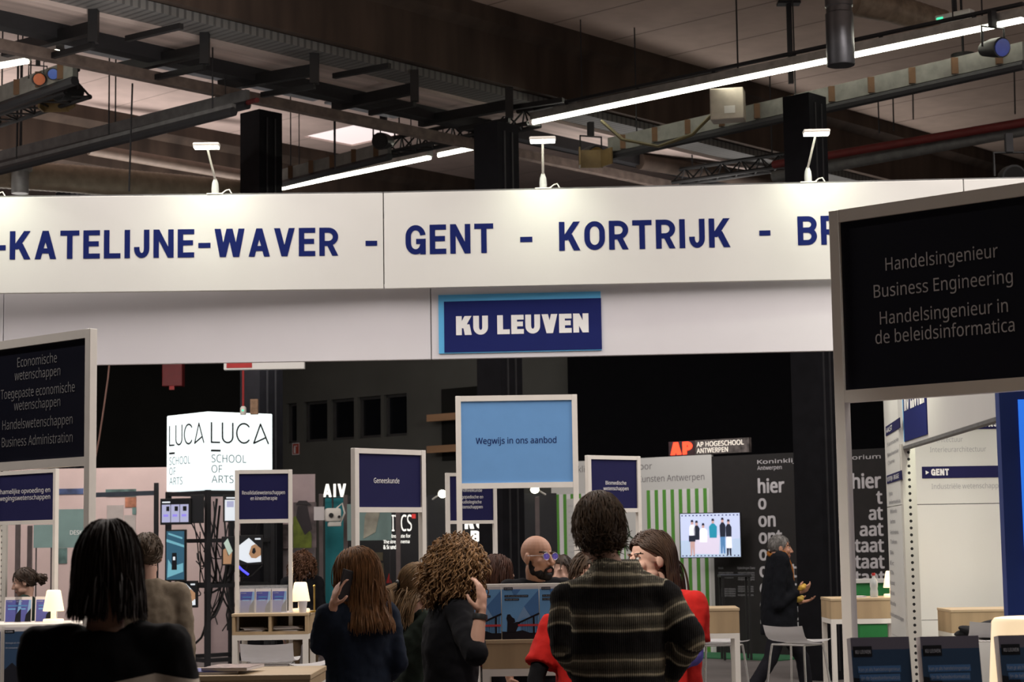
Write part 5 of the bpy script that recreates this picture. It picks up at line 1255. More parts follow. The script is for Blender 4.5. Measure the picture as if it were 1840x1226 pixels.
def head_shapes(mb, c, M, s, fem):
    def E(p, r): mb.ell(c + M @ (Vector(p) * s), tuple(x * s for x in r), M, 20, 14)
    def K(p, r0, q, r1): mb.cap(c + M @ (Vector(p) * s), r0 * s, c + M @ (Vector(q) * s), r1 * s, 10)
    E((0, -.012, .03), (.075, .096, .088)); E((0, .03, -.03), (.061 - .004 * fem, .066, .086)); E((0, .066, -.093), (.027 - .005 * fem, .024, .02))
    for x in (-1, 1):
        E((.045 * x, .03, -.068), (.018, .04, .024)); E((.036 * x, .070, -.025), (.025, .022, .024)); E((.031 * x, .0795, .008), (.0145, .0135, .0115))
        E((.030 * x, .088, .027), (.023, .009, .006 - .001 * fem)); E((.078 * x, -.005, -.008), (.008, .020, .031)); E((.013 * x, .098, -.036), (.010, .011, .008))
    K((0, .092, .012), .009, (0, .114, -.03), .0125); E((0, .0935, -.064), (.023, .009, .0055)); E((0, .091, -.075), (.019, .009, .0065))
def head_local(c, M, s, co): return (M.transposed() @ (co - c)) / s
def face_mats(o, c, M, s, brow=.0048):
    for p in o.data.polygons:
        q = head_local(c, M, s, p.center)
        if q.length > .17 or q.y < .03: continue
        x, y, z = abs(q.x), q.y, q.z
        ev = ((x - .031) / .0135) ** 2 + ((z - .008) / .0070) ** 2
        if y > .074 and ev < 1.35 and (ev < 1 or z > .008): p.material_index = 4 if z > .0115 or ev > 1 else 3 if (x - .031) ** 2 + (z - .008) ** 2 < .0062 ** 2 else 2
        elif y > .06 and x > .012 and x < .055 and abs(z - (.030 - (x - .034) ** 2 * 9)) < brow: p.material_index = 4
        elif y > .08 and x < .024 - abs(z + .069) * .5 and abs(z + .069) < .0115: p.material_index = 1
def hairline(q, low=-.075, front=.068, ear=-.004):
    y, z = q.y, q.z
    if y < -.035: return z > low
    if y < .03: return z > low + (ear - low) * (y + .035) / .065
    return z > ear + (front - ear) * min(1, (y - .03) / .045)
def hair_shell(c, M, s, keep, m, parent, r=(.084, .106, .097), off=(0, -.013, .033), bump=.006, name='hair', strands=0, ln=.05, rad=.003, seed=3, top=None, curl=0.0):
    """a solid cap of hair following the skull, its surface broken up by short combed locks"""
    rn = random.Random(seed); q = MB(); bm = q.bm; off = Vector(off)
    bmesh.ops.create_uvsphere(bm, u_segments=40, v_segments=28, radius=1.0)
    for v in bm.verts:
        d = v.co.copy(); nz = mnoise.noise(d * 3.1 + Vector((seed, 0, 0))) + .5 * mnoise.noise(d * 8.0)
        v.co = Vector((d.x * r[0], d.y * r[1], d.z * r[2])) * (1 + bump * nz / .09) + off
    bmesh.ops.delete(bm, geom=[v for v in bm.verts if not keep(v.co)], context='VERTS')
    bmesh.ops.solidify(bm, geom=bm.faces[:], thickness=.016)
    def g(p): return Vector((p.x / r[0], p.y / r[1], p.z / r[2]))
    t = 0; n_ = 0
    while n_ < strands and t < strands * 8:
        t += 1; d = Vector((rn.gauss(0, 1), rn.gauss(0, 1), rn.gauss(.3, 1))).normalized()
        p = Vector((d.x * r[0], d.y * r[1], d.z * r[2])) + off
        if not keep(p): continue
        n_ += 1; fl = (Vector((0, -.35, -.55)) + Vector((d.x, d.y, 0)) * 1.0 + Vector((rn.uniform(-.5, .5), rn.uniform(-.5, .5), 0)))
        pts = [p.copy()]; v = fl - d * fl.dot(d); v.normalize(); L_ = ln * rn.uniform(.6, 1.2)
        for k in range(4):
            p = p + v * L_ / 4; e = g(p - off); l = e.length
            if l < 1.05: p = off + (p - off) * (1.05 / l)
            v = (v + Vector((0, 0, -.25)) + Vector((rn.uniform(-.2, .2),) * 3) * .6).normalized(); pts.append(p.copy())
        q.tube(pts, [rad, rad * 1.1, rad, rad * .8, rad * .3], 4)
    T = Matrix.Translation(c) @ M.to_4x4() @ Matrix.Scale(s, 4); bm.transform(T)
    return q.build(name, m, parent, smooth=True)
def long_hair(c, M, s, m, parent, zend, n=420, keep=hairline, part=0.0, r=(.086, .108, .100), off=(0, -.013, .033), rad=.0042, wave=.004, seed=5, back=.115, flare=0.0, cup=0.0, tail=None, tuck=0):
    """strands that run over the skull from the parting and hang down to zend (head coordinates)"""
    rn = random.Random(seed); q = MB(); off = Vector(off)
    bmesh.ops.create_uvsphere(q.bm, u_segments=32, v_segments=24, radius=1.0)
    for v in q.bm.verts: v.co = Vector((v.co.x * r[0], v.co.y * r[1], v.co.z * r[2])) + off
    bmesh.ops.delete(q.bm, geom=[v for v in q.bm.verts if not keep(v.co)], context='VERTS'); bmesh.ops.solidify(q.bm, geom=q.bm.faces[:], thickness=.012)
    t = k_ = 0
    while k_ < n and t < n * 8:
        t += 1; d = Vector((rn.gauss(0, 1), rn.gauss(-.25, 1), rn.gauss(.6, .8))).normalized()
        p = Vector((d.x * r[0], d.y * r[1], d.z * r[2])) * 1.01 + off
        if not keep(p): continue
        k_ += 1; side = 1 if p.x > part else -1
        v = Vector((p.x * 5 + side * (.45 if p.y > -.02 else .06), -.45, -.3)); v = (v - d * v.dot(d)).normalized(); pts = [p.copy()]; ze = zend + rn.uniform(-.03, .02); ph = rn.uniform(0, 6.28); lane = 1.0 + rn.uniform(0, .10)
        for k in range(26):
            if tail is not None:                     # combed back to a tie
                v = (Vector(tail) - p).normalized() * .5 + v * .5
                if (Vector(tail) - p).length < .03: break
            if tuck and p.z < .075 and p.y > -.03: v = (v + Vector((0, -1.1, .1)) * min(1, (p.y + .03) * 12)).normalized()
            p = p + v * .024; e = p - off; l = Vector((e.x / r[0], e.y / r[1], e.z / r[2])).length
            if l < lane * 1.0 and p.z > -.06: p = off + e * (lane / l)
            if p.z <= -.06 and tail is None:
                rr_ = math.hypot(p.x / .085, (p.y + .035) / .085); mn = (1.0 if p.z > -.13 else 1.0 + min(.6, (-.13 - p.z) * 5)) * lane
                if rr_ < mn and rr_ > 1e-3: p.x *= mn / rr_; p.y = -.035 + (p.y + .035) * mn / rr_
                if p.y > .055: p.y -= .014
                out = Vector((p.x, p.y + .03, 0)); out = out.normalized() if out.length > 1e-4 else out
                p += out * flare * .01
                if cup and p.z < zend + .07: p -= out * cup * .01
            p += Vector((math.sin(ph + k * .7), math.cos(ph * 1.3 + k * .6), 0)) * wave
            v = (v * .6 + Vector((0, 0, -.55))).normalized(); pts.append(p.copy())
            if p.z < ze: break
        if len(pts) < 3: continue
        R_ = [rad * (1 if k < len(pts) - 3 else .75 if k < len(pts) - 1 else .3) for k in range(len(pts))]
        q.tube(pts, R_, 4)
    q.bm.transform(Matrix.Translation(c) @ M.to_4x4() @ Matrix.Scale(s, 4))
    return q.build('hair', m, parent, smooth=True)
def curly_hair(c, M, s, m, parent, n=520, rv=(.135, .13, .14), cv=(0, -.03, .0), ln=.1, hr=.010, tr=.0042, seed=9, keep=None, zlow=-.2):
    rn = random.Random(seed); q = MB(); cv = Vector(cv)
    bmesh.ops.create_uvsphere(q.bm, u_segments=30, v_segments=22, radius=1.0)
    for v in q.bm.verts: v.co = Vector((v.co.x * rv[0] * .86, v.co.y * rv[1] * .86, v.co.z * rv[2] * .86)) * (1 + .06 * mnoise.noise(v.co * 4)) + cv
    bmesh.ops.delete(q.bm, geom=[v for v in q.bm.verts if (v.co.y > .045 and v.co.z < .06)], context='VERTS')
    k_ = t = 0
    while k_ < n and t < n * 6:
        t += 1; d = Vector((rn.gauss(0, 1), rn.gauss(-.2, 1), rn.gauss(.1, 1))).normalized(); f = rn.uniform(.84, 1.02)
        p = Vector((d.x * rv[0], d.y * rv[1], d.z * rv[2])) * f + cv
        if p.y > .06 and p.z < .055: continue
        k_ += 1; ph = rn.uniform(0, 6.28); L_ = ln * rn.uniform(.6, 1.3); v = (Vector((0, 0, -1)) + d * .35 + Vector((rn.uniform(-.3, .3), rn.uniform(-.3, .3), 0))).normalized()
        u = v.orthogonal().normalized(); w = v.cross(u); N_ = 15; pts = []
        for k in range(N_):
            a = ph + k * .95; z = p + v * (L_ * k / N_) + (u * math.cos(a) + w * math.sin(a)) * hr * (1 - .3 * k / N_)
            z.x += d.x * .02 * math.sin(PI * k / N_); pts.append(z)
        q.tube(pts, [tr] * (N_ - 2) + [tr * .8, tr * .4], 4)
    q.bm.transform(Matrix.Translation(c) @ M.to_4x4() @ Matrix.Scale(s, 4))
    return q.build('hair', m, parent, smooth=True)

def person(label, px, ytop, Y, yaw, skin, top, trouser, hyaw=0, hpitch=0, hoff=0.0, fem=0, arms=None, voxel=.009, width=1.0, sleeve='long', hem=.86, legs=None, H=None, foldk=.026, collar=.0, nk=0.0, lean=0.0, belly=0.0, topname='jumper', under=None, extra=None, hscale=1.0, hroll=0.0, shz=0.0):
    zt_ = P(px, ytop, Y).z; H = H or zt_; k = H / 1.75
    b0_ = P(px, 1000, Y); yw = math.radians(yaw)
    t = thing('person', label, 'person', (b0_.x, b0_.y, 0), -yw, None)
    cs, sn = math.cos(yw), math.sin(yw)
    def loc(dx, dy, z): return Vector((dx * cs - dy * sn, dx * sn + dy * cs, z))
    def pixl(p): v = P(p[0], p[1], Y + p[2]); return loc(v.x - b0_.x, v.y - b0_.y, v.z)
    V = lambda x, y, z: Vector((x * k * (width if z > 1.0 else 1), y * k, z * k))
    hx = loc(hoff, 0, 0); hs = .97 * hscale * (1.0 - .03 * fem)
    hc = Vector((hx.x, hx.y + .02 * k + lean, zt_ - .118 * hs))
    hM = (Matrix.Rotation(-math.radians(hyaw), 3, 'Z') @ Matrix.Rotation(math.radians(hpitch), 3, 'X') @ Matrix.Rotation(math.radians(hroll), 3, 'Y'))
    sw = .165 if fem else .185; ln_ = Vector((0, lean, 0))
    sh = {q: V(s_ * sw, 0, 1.415 + shz) + ln_ * .8 for q, s_ in (('R', 1), ('L', -1))}
    A = {}
    for q, s_ in (('R', 1), ('L', -1)):
        sp = (arms or {}).get(q)
        if sp: el, wr = pixl(sp[0]), pixl(sp[1]); hd = sp[2] if len(sp) > 2 else None
        else: el, wr, hd = V(s_ * (sw + .045), -.03, 1.11), V(s_ * (sw + .04), .09, .87), None
        A[q] = (sh[q], el, wr, hd)
    lg = legs or {}
    hip = {q: V(s_ * .088, 0, .92) for q, s_ in (('R', 1), ('L', -1))}
    kn = {q: V(*lg.get('k' + q, (s_ * .1, .015, .5))) for q, s_ in (('R', 1), ('L', -1))}
    an = {q: V(*lg.get('a' + q, (s_ * .11, -.02, .085))) for q, s_ in (('R', 1), ('L', -1))}
    # body
    m = MB(); tw_ = .9 if fem else 1.0
    m.loft([(z * k, 0, y * k + lean * max(0, (z - 1) / .45) * .9, rx * k * tw_ * width, ry * k) for z, y, rx, ry in ((.86, -.01, .13, .09), (.95, -.01, .15, .1), (1.12, 0, .125, .088), (1.3, 0, .15, .095), (1.40, 0, .155, .08), (1.455, -.005, .08, .06))])
    nb_ = V(0, -.012, 1.44 + shz * .6) + ln_; m.cap(nb_, .060 * k * (1 - .1 * fem), hc + hM @ Vector((0, -.022, -.07)) * hs, .053 * hs * (1 - .1 * fem), 14)
    head_shapes(m, hc, hM, hs, fem)
    for q, s_ in (('R', 1), ('L', -1)):
        a, e, w_, hd = A[q]; m.cap(a, .048 * k, e, .038 * k); m.cap(e, .038 * k, w_, .026 * k)
        if hd: d_, n_, cu = hd; hand(m, w_, loc(*d_[:2], d_[2]) if True else d_, loc(*n_[:2], n_[2]), cu, .98 * k, s_ if (len(sp_ := hd) == 3) else 1)
        else: hand(m, w_, (w_ - e), Vector((-s_, 0, 0)), .35, .98 * k, s_)
        m.cap(hip[q], .075 * k, kn[q], .052 * k); m.cap(kn[q], .052 * k, an[q], .036 * k); m.cap(an[q] + V(0, -.02, -.03), .035 * k, an[q] + V(0, .14, -.05), .03 * k)
    body = remesh(m, 'body', [skin, lipm, eyem, irism, hairm('brow', (.025, .016, .011))], t, voxel, 1)
    if voxel < .007: face_mats(body, hc, hM, hs, .0034 if fem else .0048)
    # trousers and shoes
    m = MB(); m.loft([(z * k, 0, -.008 * k, rx * k, ry * k) for z, rx, ry in ((.80, .165, .115), (.9, .172, .122), (1.0, .16, .112))])
    for q in 'RL': m.cap(hip[q] - V(0, 0, .04), .094 * k, kn[q], .068 * k); m.cap(kn[q], .068 * k, an[q] + V(0, 0, .01), .056 * k)
    remesh(m, 'trousers', [trouser], t, .014, 2, .012)
    for q in 'RL':
        m = MB(); f = an[q]; m.ell(f + V(0, .055, -.045), (.048 * k, .135 * k, .04 * k)); m.cap(f, .05 * k, f + V(0, 0, -.03), .055 * k); remesh(m, 'shoe', [blackp], t, .012, 2)
    # upper garment
    m = MB(); y_ = belly
    m.loft([(z * k, 0, y * k + lean * max(0, (z - 1) / .45) * .9, rx * k * tw_ * width, ry * k) for z, y, rx, ry in ((hem, -.01, .19, .13 + y_), (.98, -.008, .182, .128 + y_), (1.12, 0, .172, .122 + y_), (1.27, 0, .192, .128), (1.36 + shz * .5, -.003, .192, .112), (1.415 + shz, -.008, .15, .088), (1.463 + shz + nk, -.012, .085 + collar, .073 + collar))], 24)
    if collar: m.loft([(z * k, nb_.x, nb_.y - .0 , r_ * k, r_ * k * .95) for z, r_ in ((1.42 + shz, .1), (1.475 + shz + nk, .078 + collar), (1.50 + shz + nk, .07 + collar))])
    for q, s_ in (('R', 1), ('L', -1)):
        a, e, w_, hd = A[q]; m.cap(sh[q] * .55 + (V(0, -.01, 1.44 + shz + nk) + ln_) * .45, .062 * k, a, .070 * k)
        if sleeve == 'long': m.cap(a, .070 * k, e, .056 * k); m.cap(e, .056 * k, w_.lerp(e, .10), .042 * k)
        elif sleeve == 'three': m.cap(a, .070 * k, e, .058 * k); m.cap(e, .052 * k, e.lerp(w_, .03), .048 * k)
        else: m.ell(a, .072 * k); m.cone(a, .072 * k, a.lerp(e, .74), .080 * k, 16)
    g = remesh(m, topname, [top], t, .0115, 3, foldk)
    if under:
        for q in 'RL':
            a, e, w_, hd = A[q]; m = MB(); m.cap(a.lerp(e, .5), .052 * k, e, .047 * k); m.cap(e, .047 * k, w_.lerp(e, .06), .036 * k); remesh(m, 'sleeve', [under], t, .011, 2, .01)
    return dict(t=t, hc=hc, hM=hM, hs=hs, k=k, A=A, top=g, body=body, loc=loc, pixl=pixl, nb=nb_, V=V)
dark = cloth('black', (.008, .008, .010)); navyc = cloth('navy', (.009, .014, .026)); jeans = cloth('jeans', (.05, .08, .14)); darktr = cloth('dark_trousers', (.012, .012, .016))
sk1 = skinm('fair', (.52, .30, .22)); sk2 = skinm('tan', (.38, .20, .13)); sk3 = skinm('light', (.50, .31, .24))
# foreground woman seen from behind
creamtop = cloth('black_cream', (.007, .007, .008))
def zband(m, z0, col):
    nt = m.node_tree; N = nt.nodes; L = nt.links; b = N['Principled BSDF']; src = b.inputs['Base Color'].links[0].from_socket
    tc = N.new('ShaderNodeTexCoord'); sp = N.new('ShaderNodeSeparateXYZ'); L.new(tc.outputs['Object'], sp.inputs[0])
    a = N.new('ShaderNodeMath'); a.operation = 'ABSOLUTE'; sh_ = N.new('ShaderNodeMath'); sh_.operation = 'SUBTRACT'; sh_.inputs[1].default_value = .15; L.new(sp.outputs[0], sh_.inputs[0]); L.new(sh_.outputs[0], a.inputs[0])
    mm = N.new('ShaderNodeMath'); mm.operation = 'MULTIPLY_ADD'; mm.inputs[1].default_value = .2; L.new(a.outputs[0], mm.inputs[0]); L.new(sp.outputs[2], mm.inputs[2])
    c = N.new('ShaderNodeMath'); c.operation = 'LESS_THAN'; c.inputs[1].default_value = z0; L.new(mm.outputs[0], c.inputs[0])
    mx = N.new('ShaderNodeMix'); mx.data_type = 'RGBA'; L.new(c.outputs[0], mx.inputs['Factor']); L.new(src, mx.inputs['A']); mx.inputs['B'].default_value = (*col, 1); L.new(mx.outputs['Result'], b.inputs['Base Color'])
zband(creamtop, 1.272, (.55, .48, .40))
w1 = person('woman with dark bob and black jumper seen from behind at lower left', 190, 946, 5.0, 4, sk2, creamtop, darktr, hyaw=-18, fem=1, voxel=.008, topname='jumper', width=1.08, hscale=1.0, arms={'R': ((336, 1300, -.02), (300, 1420, .12)), 'L': ((70, 1300, -.02), (90, 1420, .1))})
long_hair(w1['hc'], w1['hM'], w1['hs'], hairm('near_black', (.014, .009, .007)), w1['t'], -.098, 1200, wave=.002, flare=.3, cup=.0, r=(.080, .108, .102), rad=.003, keep=lambda q_: hairline(q_, -.10, .068, -.05))
# man in beige jacket
beige = cloth('beige', (.19, .155, .115))
w2 = person('man in a beige jacket with short brown hair seen from behind', 263, 962, 10.3, -8, sk3, beige, darktr, hyaw=-8, topname='jacket', collar=.01, hpitch=-6)
hair_shell(w2['hc'], w2['hM'], w2['hs'], hairline, hairm('brown_grey', (.085, .060, .040)), w2['t'], strands=260, ln=.03, rad=.0026)
# woman with a bun at the far left
w3 = person('woman with a dark bun bending over the left counter', 48, 1023, 16.3, 262, sk3, cloth('bottle_green', (.012, .022, .018)), darktr, hyaw=0, hpitch=-14, fem=1, voxel=.0065)
hb_ = hairm('dark_brown', (.030, .018, .012))
hair_shell(w3['hc'], w3['hM'], w3['hs'], hairline, hb_, w3['t'], strands=160, ln=.05)
q = MB(); rn = random.Random(2)
for k in range(46):
    d = Vector((rn.gauss(0, 1), rn.gauss(0, 1), rn.gauss(0, 1))).normalized(); c0 = Vector((0, -.135, .0)); e = d.orthogonal().normalized()
    q.tube([c0 + d * .02, c0 + d * .045 + e * .01, c0 + d * .055 + e * .035, c0 + d * .04 + e * .05], .006, 4)
q.ell((0, -.135, 0), .042); q.bm.transform(Matrix.Translation(w3['hc']) @ w3['hM'].to_4x4()); q.build('hair_bun', hb_, w3['t'], smooth=True)
# curly brown haired woman in the background
w4 = person('woman with brown curls and dark jacket standing behind the small lamp', 543, 990, 18.0, -6, sk3, dark, cloth('brown_trousers', (.085, .058, .035)), fem=1, topname='jacket')
curly_hair(w4['hc'], w4['hM'], w4['hs'], hairm('brown', (.090, .042, .022)), w4['t'], 320, rv=(.118, .13, .150), cv=(0, -.025, -.010), ln=.09, tr=.005, hr=.007)
# woman on the phone
w5 = person('woman in dark navy jacket with long light brown hair holding a phone to her ear', 642, 990, 9.0, -38, sk1, navyc, darktr, hyaw=-24, hpitch=-4, fem=1, voxel=.0062, topname='jacket', width=1.12, hscale=1.03,
            arms={'L': ((574, 1160, -.06), (598, 1094, -.13), ((.20, .02, .97), (.85, .5, 0), .40)), 'R': ((716, 1190, .05), (690, 1225, .2))})
long_hair(w5['hc'], w5['hM'], w5['hs'], hairm('light_brown', (.17, .085, .038), .5), w5['t'], -.245, 1150, wave=.0030, flare=.05, r=(.086, .108, .102), rad=.0026, seed=8)
v = w5['pixl']((621, 1052, -.12)); ph_ = MB().box(-.036, .036, -.0045, .0045, -.072, .072, .003).build('phone', blackp, None); tag(ph_, 'dark phone held against the ear of the woman in navy', 'phone')
w5t = w5['t']; bpy.context.view_layer.update(); ph_.location = w5t.matrix_world @ v; ph_.rotation_euler = (.1, .22, .9)
# blond woman with ponytail
w6 = person('blond woman with a ponytail in a dark green cardigan facing right', 748, 1018, 10.0, 62, sk1, cloth('dark_green', (.018, .026, .020)), jeans, hyaw=0, hpitch=-8, fem=1, voxel=.0062, topname='cardigan', arms={'R': ((716, 1172, -.16), (752, 1190, -.05)), 'L': ((765, 1170, .2), (780, 1195, .25))})
hbl = hairm('dark_blond', (.21, .135, .070), .4)
def kp(q_): return hairline(q_, -.06, .07, .0)
long_hair(w6['hc'], w6['hM'], w6['hs'], hbl, w6['t'], -.2, 700, keep=kp, tail=(0, -.135, .0), wave=.0008, rad=.0026)
long_hair(w6['hc'], w6['hM'], w6['hs'], hbl, w6['t'], -.215, 420, keep=lambda q_: -.075 < q_.z < .0 and q_.y < .0, wave=.006, rad=.0028, seed=21, flare=.3)
q = MB(); rn = random.Random(6)
for k in range(90):
    a = Vector((rn.uniform(-.012, .012), -.128, rn.uniform(-.012, .012))); e = Vector((rn.uniform(-.05, .05), -.165 + rn.uniform(-.03, .03), -.10)); f = Vector((rn.uniform(-.05, .05), -.12 + rn.uniform(-.04, .05), -.2 + rn.uniform(-.04, .02)))
    q.tube([a, a.lerp(e, .5) + Vector((0, -.03, .02)), e, e.lerp(f, .5) + Vector((rn.uniform(-.01, .01), rn.uniform(-.012, .012), 0)), f], [.005, .006, .006, .005, .002], 4)
q.bm.transform(Matrix.Translation(w6['hc']) @ w6['hM'].to_4x4()); q.build('ponytail', hbl, w6['t'], smooth=True)
q = MB().lathe([(.02, -.008), (.026, 0), (.02, .008)], (0, 0, 0), 14); q.bm.transform(Matrix.Translation(w6['hc'] + w6['hM'] @ Vector((0, -.13, 0))) @ w6['hM'].to_4x4() @ Matrix.Rotation(PI/2, 4, 'X')); q.build('hair_tie', blackp, w6['t'], smooth=True)
# curly haired woman in black
w7 = person('woman with big light brown curls in a black blazer raising a hand to her face', 808, 966, 8.0, 72, sk1, dark, darktr, hyaw=-16, hoff=.026, width=.86, hpitch=-8, fem=1, voxel=.0062, topname='blazer', sleeve='three', hscale=1.0,
            arms={'R': ((854, 1174, -.34), (863, 1106, -.30), ((.10, .12, .98), (-.8, .5, 0), .5)), 'L': ((790, 1190, .22), (800, 1290, .3))})
curly_hair(w7['hc'], w7['hM'], w7['hs'], hairm('golden_brown', (.20, .11, .05), .65), w7['t'], 1050, rv=(.126, .140, .158), cv=(0, -.022, -.014), ln=.10, tr=.0030, hr=.0075)
a, e, wv, hd = w7['A']['R']; d = (wv - e).normalized(); q = MB(); q.lathe([(.030, -.011), (.0315, 0), (.030, .011)], n=20)
q.bm.transform(Matrix.Translation(wv.lerp(e, .06)) @ d.to_track_quat('Z', 'Y').to_matrix().to_4x4()); q.build('wrist_watch', blackp, w7['t'], smooth=True)
# woman in rust top behind the curls
w8 = person('woman with long auburn hair in a rust top behind the curly haired woman', 892, 1000, 13.2, 65, sk3, cloth('rust', (.16, .030, .016)), darktr, fem=1)
long_hair(w8['hc'], w8['hM'], w8['hs'], hairm('auburn', (.050, .020, .012)), w8['t'], -.26, 300, seed=3)
# bald man behind the counter
w9 = person('bald bearded man with glasses in a black shirt behind the blue brochures', 964, 963, 11.2, 160, skinm('olive', (.40, .22, .15)), dark, darktr, hyaw=-24, hpitch=-1, voxel=.0046, topname='shirt', sleeve='short', hscale=1.1)
hc, hM, hs, t = w9['hc'], w9['hM'], w9['hs'], w9['t']
m = MB()
def E(p, r): m.ell(hc + hM @ (Vector(p) * hs), tuple(x * hs for x in r), hM, 18, 12)
for x in (-1, 1): E((.050 * x, .022, -.070), (.014, .034, .03)); E((.043 * x, .05, -.085), (.018, .028, .024)); E((.062 * x, .005, -.045), (.005, .014, .03)); m.cap(hc + hM @ (Vector((.003 * x, .105, -.052)) * hs), .006 * hs, hc + hM @ (Vector((.027 * x, .094, -.066)) * hs), .006 * hs, 8)
E((0, .073, -.100), (.034, .027, .027)); E((0, .082, -.089), (.022, .016, .008)); E((0, .05, -.107), (.04, .04, .016))
for x in (-1, 1): m.cap(hc + hM @ (Vector((.028 * x, .092, -.066)) * hs), .0065 * hs, hc + hM @ (Vector((.026 * x, .085, -.09)) * hs), .011 * hs, 8)
remesh(m, 'beard', [hairm('black', (.008, .006, .006))], t, .005, 1)
def glasses(hc, hM, hs, t):
    g = MB()
    for x in (-1, 1):
        g.tube([hc + hM @ (Vector((.033 * x + .024 * math.cos(a_), .104 - .012 * abs(math.cos(a_) * x + .0) * .3, .006 + .019 * math.sin(a_))) * hs) for a_ in [i * PI / 10 for i in range(21)]], .0014, 6)
        g.tube([hc + hM @ (Vector(p_) * hs) for p_ in ((.057 * x, .102, .012), (.076 * x, .085, .012), (.083 * x, .0, .008))], .0014, 6)
    g.tube([hc + hM @ (Vector(p_) * hs) for p_ in ((-.010, .104, .01), (0, .108, .013), (.010, .104, .01))], .0014, 6)
    gl = g.build('glasses', mat('glasses_metal', (.4, .4, .42), .3, .8), t, smooth=True)
    for x in (-1, 1):
        l_ = MB(); l_.poly([(.033 * x + .0225 * math.cos(a_), .006 + .0175 * math.sin(a_)) for a_ in [i * PI / 10 for i in range(20)]], .1025, .1035)
        l_.bm.transform(Matrix.Translation(hc) @ hM.to_4x4() @ Matrix.Scale(hs, 4)); l_.build('lens', mat('violet_lens', (.18, .15, .75), .1, var=.05, alpha=.45), gl)
glasses(hc, hM, hs, t)
# man in the striped jumper
knit = mat('striped_knit', (.010, .010, .013), .95, var=.25, scale=70, spec=.08)
def knit_nodes(m):
    nt = m.node_tree; N = nt.nodes; L = nt.links; b = N['Principled BSDF']; src = b.inputs['Base Color'].links[0].from_socket
    at = N.new('ShaderNodeAttribute'); at.attribute_name = 'band'
    tc = N.new('ShaderNodeTexCoord'); n1 = N.new('ShaderNodeTexNoise'); n1.inputs['Scale'].default_value = 5; L.new(tc.outputs['Object'], n1.inputs['Vector'])
    a = N.new('ShaderNodeMath'); a.operation = 'MULTIPLY_ADD'; a.inputs[1].default_value = .02; L.new(n1.outputs['Fac'], a.inputs[0]); L.new(at.outputs['Fac'], a.inputs[2])
    d = N.new('ShaderNodeMath'); d.operation = 'DIVIDE'; d.inputs[1].default_value = .158; L.new(a.outputs[0], d.inputs[0]); f = N.new('ShaderNodeMath'); f.operation = 'FRACT'; L.new(d.outputs[0], f.inputs[0])
    rp = N.new('ShaderNodeValToRGB'); cr = rp.color_ramp; cr.interpolation = 'LINEAR'
    cols = [(0, .02), (.12, .02), (.15, .3), (.168, 1), (.19, 1), (.215, .25), (.30, .12), (.40, .22), (.475, .3), (.50, 1), (.525, 1), (.55, .2), (.62, .14), (.68, .03), (1, .02)]
    cr.elements[0].position = 0; cr.elements[1].position = 1
    for p_, v_ in cols[1:-1]: e_ = cr.elements.new(p_); e_.color = (v_, v_, v_, 1)
    cr.elements[0].color = (.02, .02, .02, 1); cr.elements[-1].color = (.02, .02, .02, 1); L.new(f.outputs[0], rp.inputs[0])
    # knitted columns break the bands up into stitches
    w_ = N.new('ShaderNodeTexWave'); w_.inputs['Scale'].default_value = 42; w_.inputs['Distortion'].default_value = 1.5; w_.bands_direction = 'X'; L.new(tc.outputs['Object'], w_.inputs['Vector'])
    n2 = N.new('ShaderNodeTexNoise'); n2.inputs['Scale'].default_value = 150; L.new(tc.outputs['Object'], n2.inputs['Vector'])
    ad = N.new('ShaderNodeMath'); ad.operation = 'MULTIPLY'; L.new(w_.outputs['Fac'], ad.inputs[0]); L.new(n2.outputs['Fac'], ad.inputs[1])
    sc = N.new('ShaderNodeMath'); sc.operation = 'MULTIPLY_ADD'; sc.inputs[1].default_value = 1.7; sc.inputs[2].default_value = .5; L.new(ad.outputs[0], sc.inputs[0])
    mu = N.new('ShaderNodeMath'); mu.operation = 'MULTIPLY'; mu.use_clamp = True; L.new(rp.outputs[0], mu.inputs[0]); L.new(sc.outputs[0], mu.inputs[1])
    mx = N.new('ShaderNodeMix'); mx.data_type = 'RGBA'; L.new(mu.outputs[0], mx.inputs['Factor']); L.new(src, mx.inputs['A']); mx.inputs['B'].default_value = (.50, .45, .33, 1); L.new(mx.outputs['Result'], b.inputs['Base Color'])
    bp = N.new('ShaderNodeBump'); bp.inputs['Strength'].default_value = .5; bp.inputs['Distance'].default_value = .004; L.new(w_.outputs['Fac'], bp.inputs['Height']); L.new(bp.outputs[0], b.inputs['Normal'])
knit_nodes(knit)
wa_ = person('man in a dark striped knitted jumper seen from behind in the centre', 1106, 897, 7.0, 0, sk3, knit, darktr, hyaw=-14, hpitch=-8, hoff=-.060, voxel=.007, topname='jumper', collar=.016, width=.97, hscale=.98, foldk=.026, shz=-.035, nk=.062,
             arms={'L': ((1012, 1160, -.06), (1062, 1240, .12)), 'R': ((1240, 1152, -.05), (1182, 1245, .14))})
me = wa_['top'].data; at = me.attributes.new('band', 'FLOAT', 'POINT'); AA = wa_['A']; kk = wa_['k']
for v in me.vertices:
    s_ = v.co.z; best = 9
    for q in 'RL':
        a, e, wr, _h = AA[q]; side = 1 if q == 'R' else -1; arc = 0
        for (p0, p1) in ((a, e), (e, wr)):
            d = p1 - p0; L_ = d.length; u = (v.co - p0).dot(d) / (L_ * L_); uc = min(1, max(0, u)); ds = (v.co - p0 - d * uc).length
            if ds < .085 and ds < best and side * v.co.x > .17: best = ds; s_ = a.z - (arc + u * L_)
            arc += L_
    if v.co.z > 1.452 and abs(v.co.x) < .16: s_ = .158 * 9.44 - .022 + .02 * math.sin(v.co.z * 400)
    at.data[v.index].value = s_ + .012
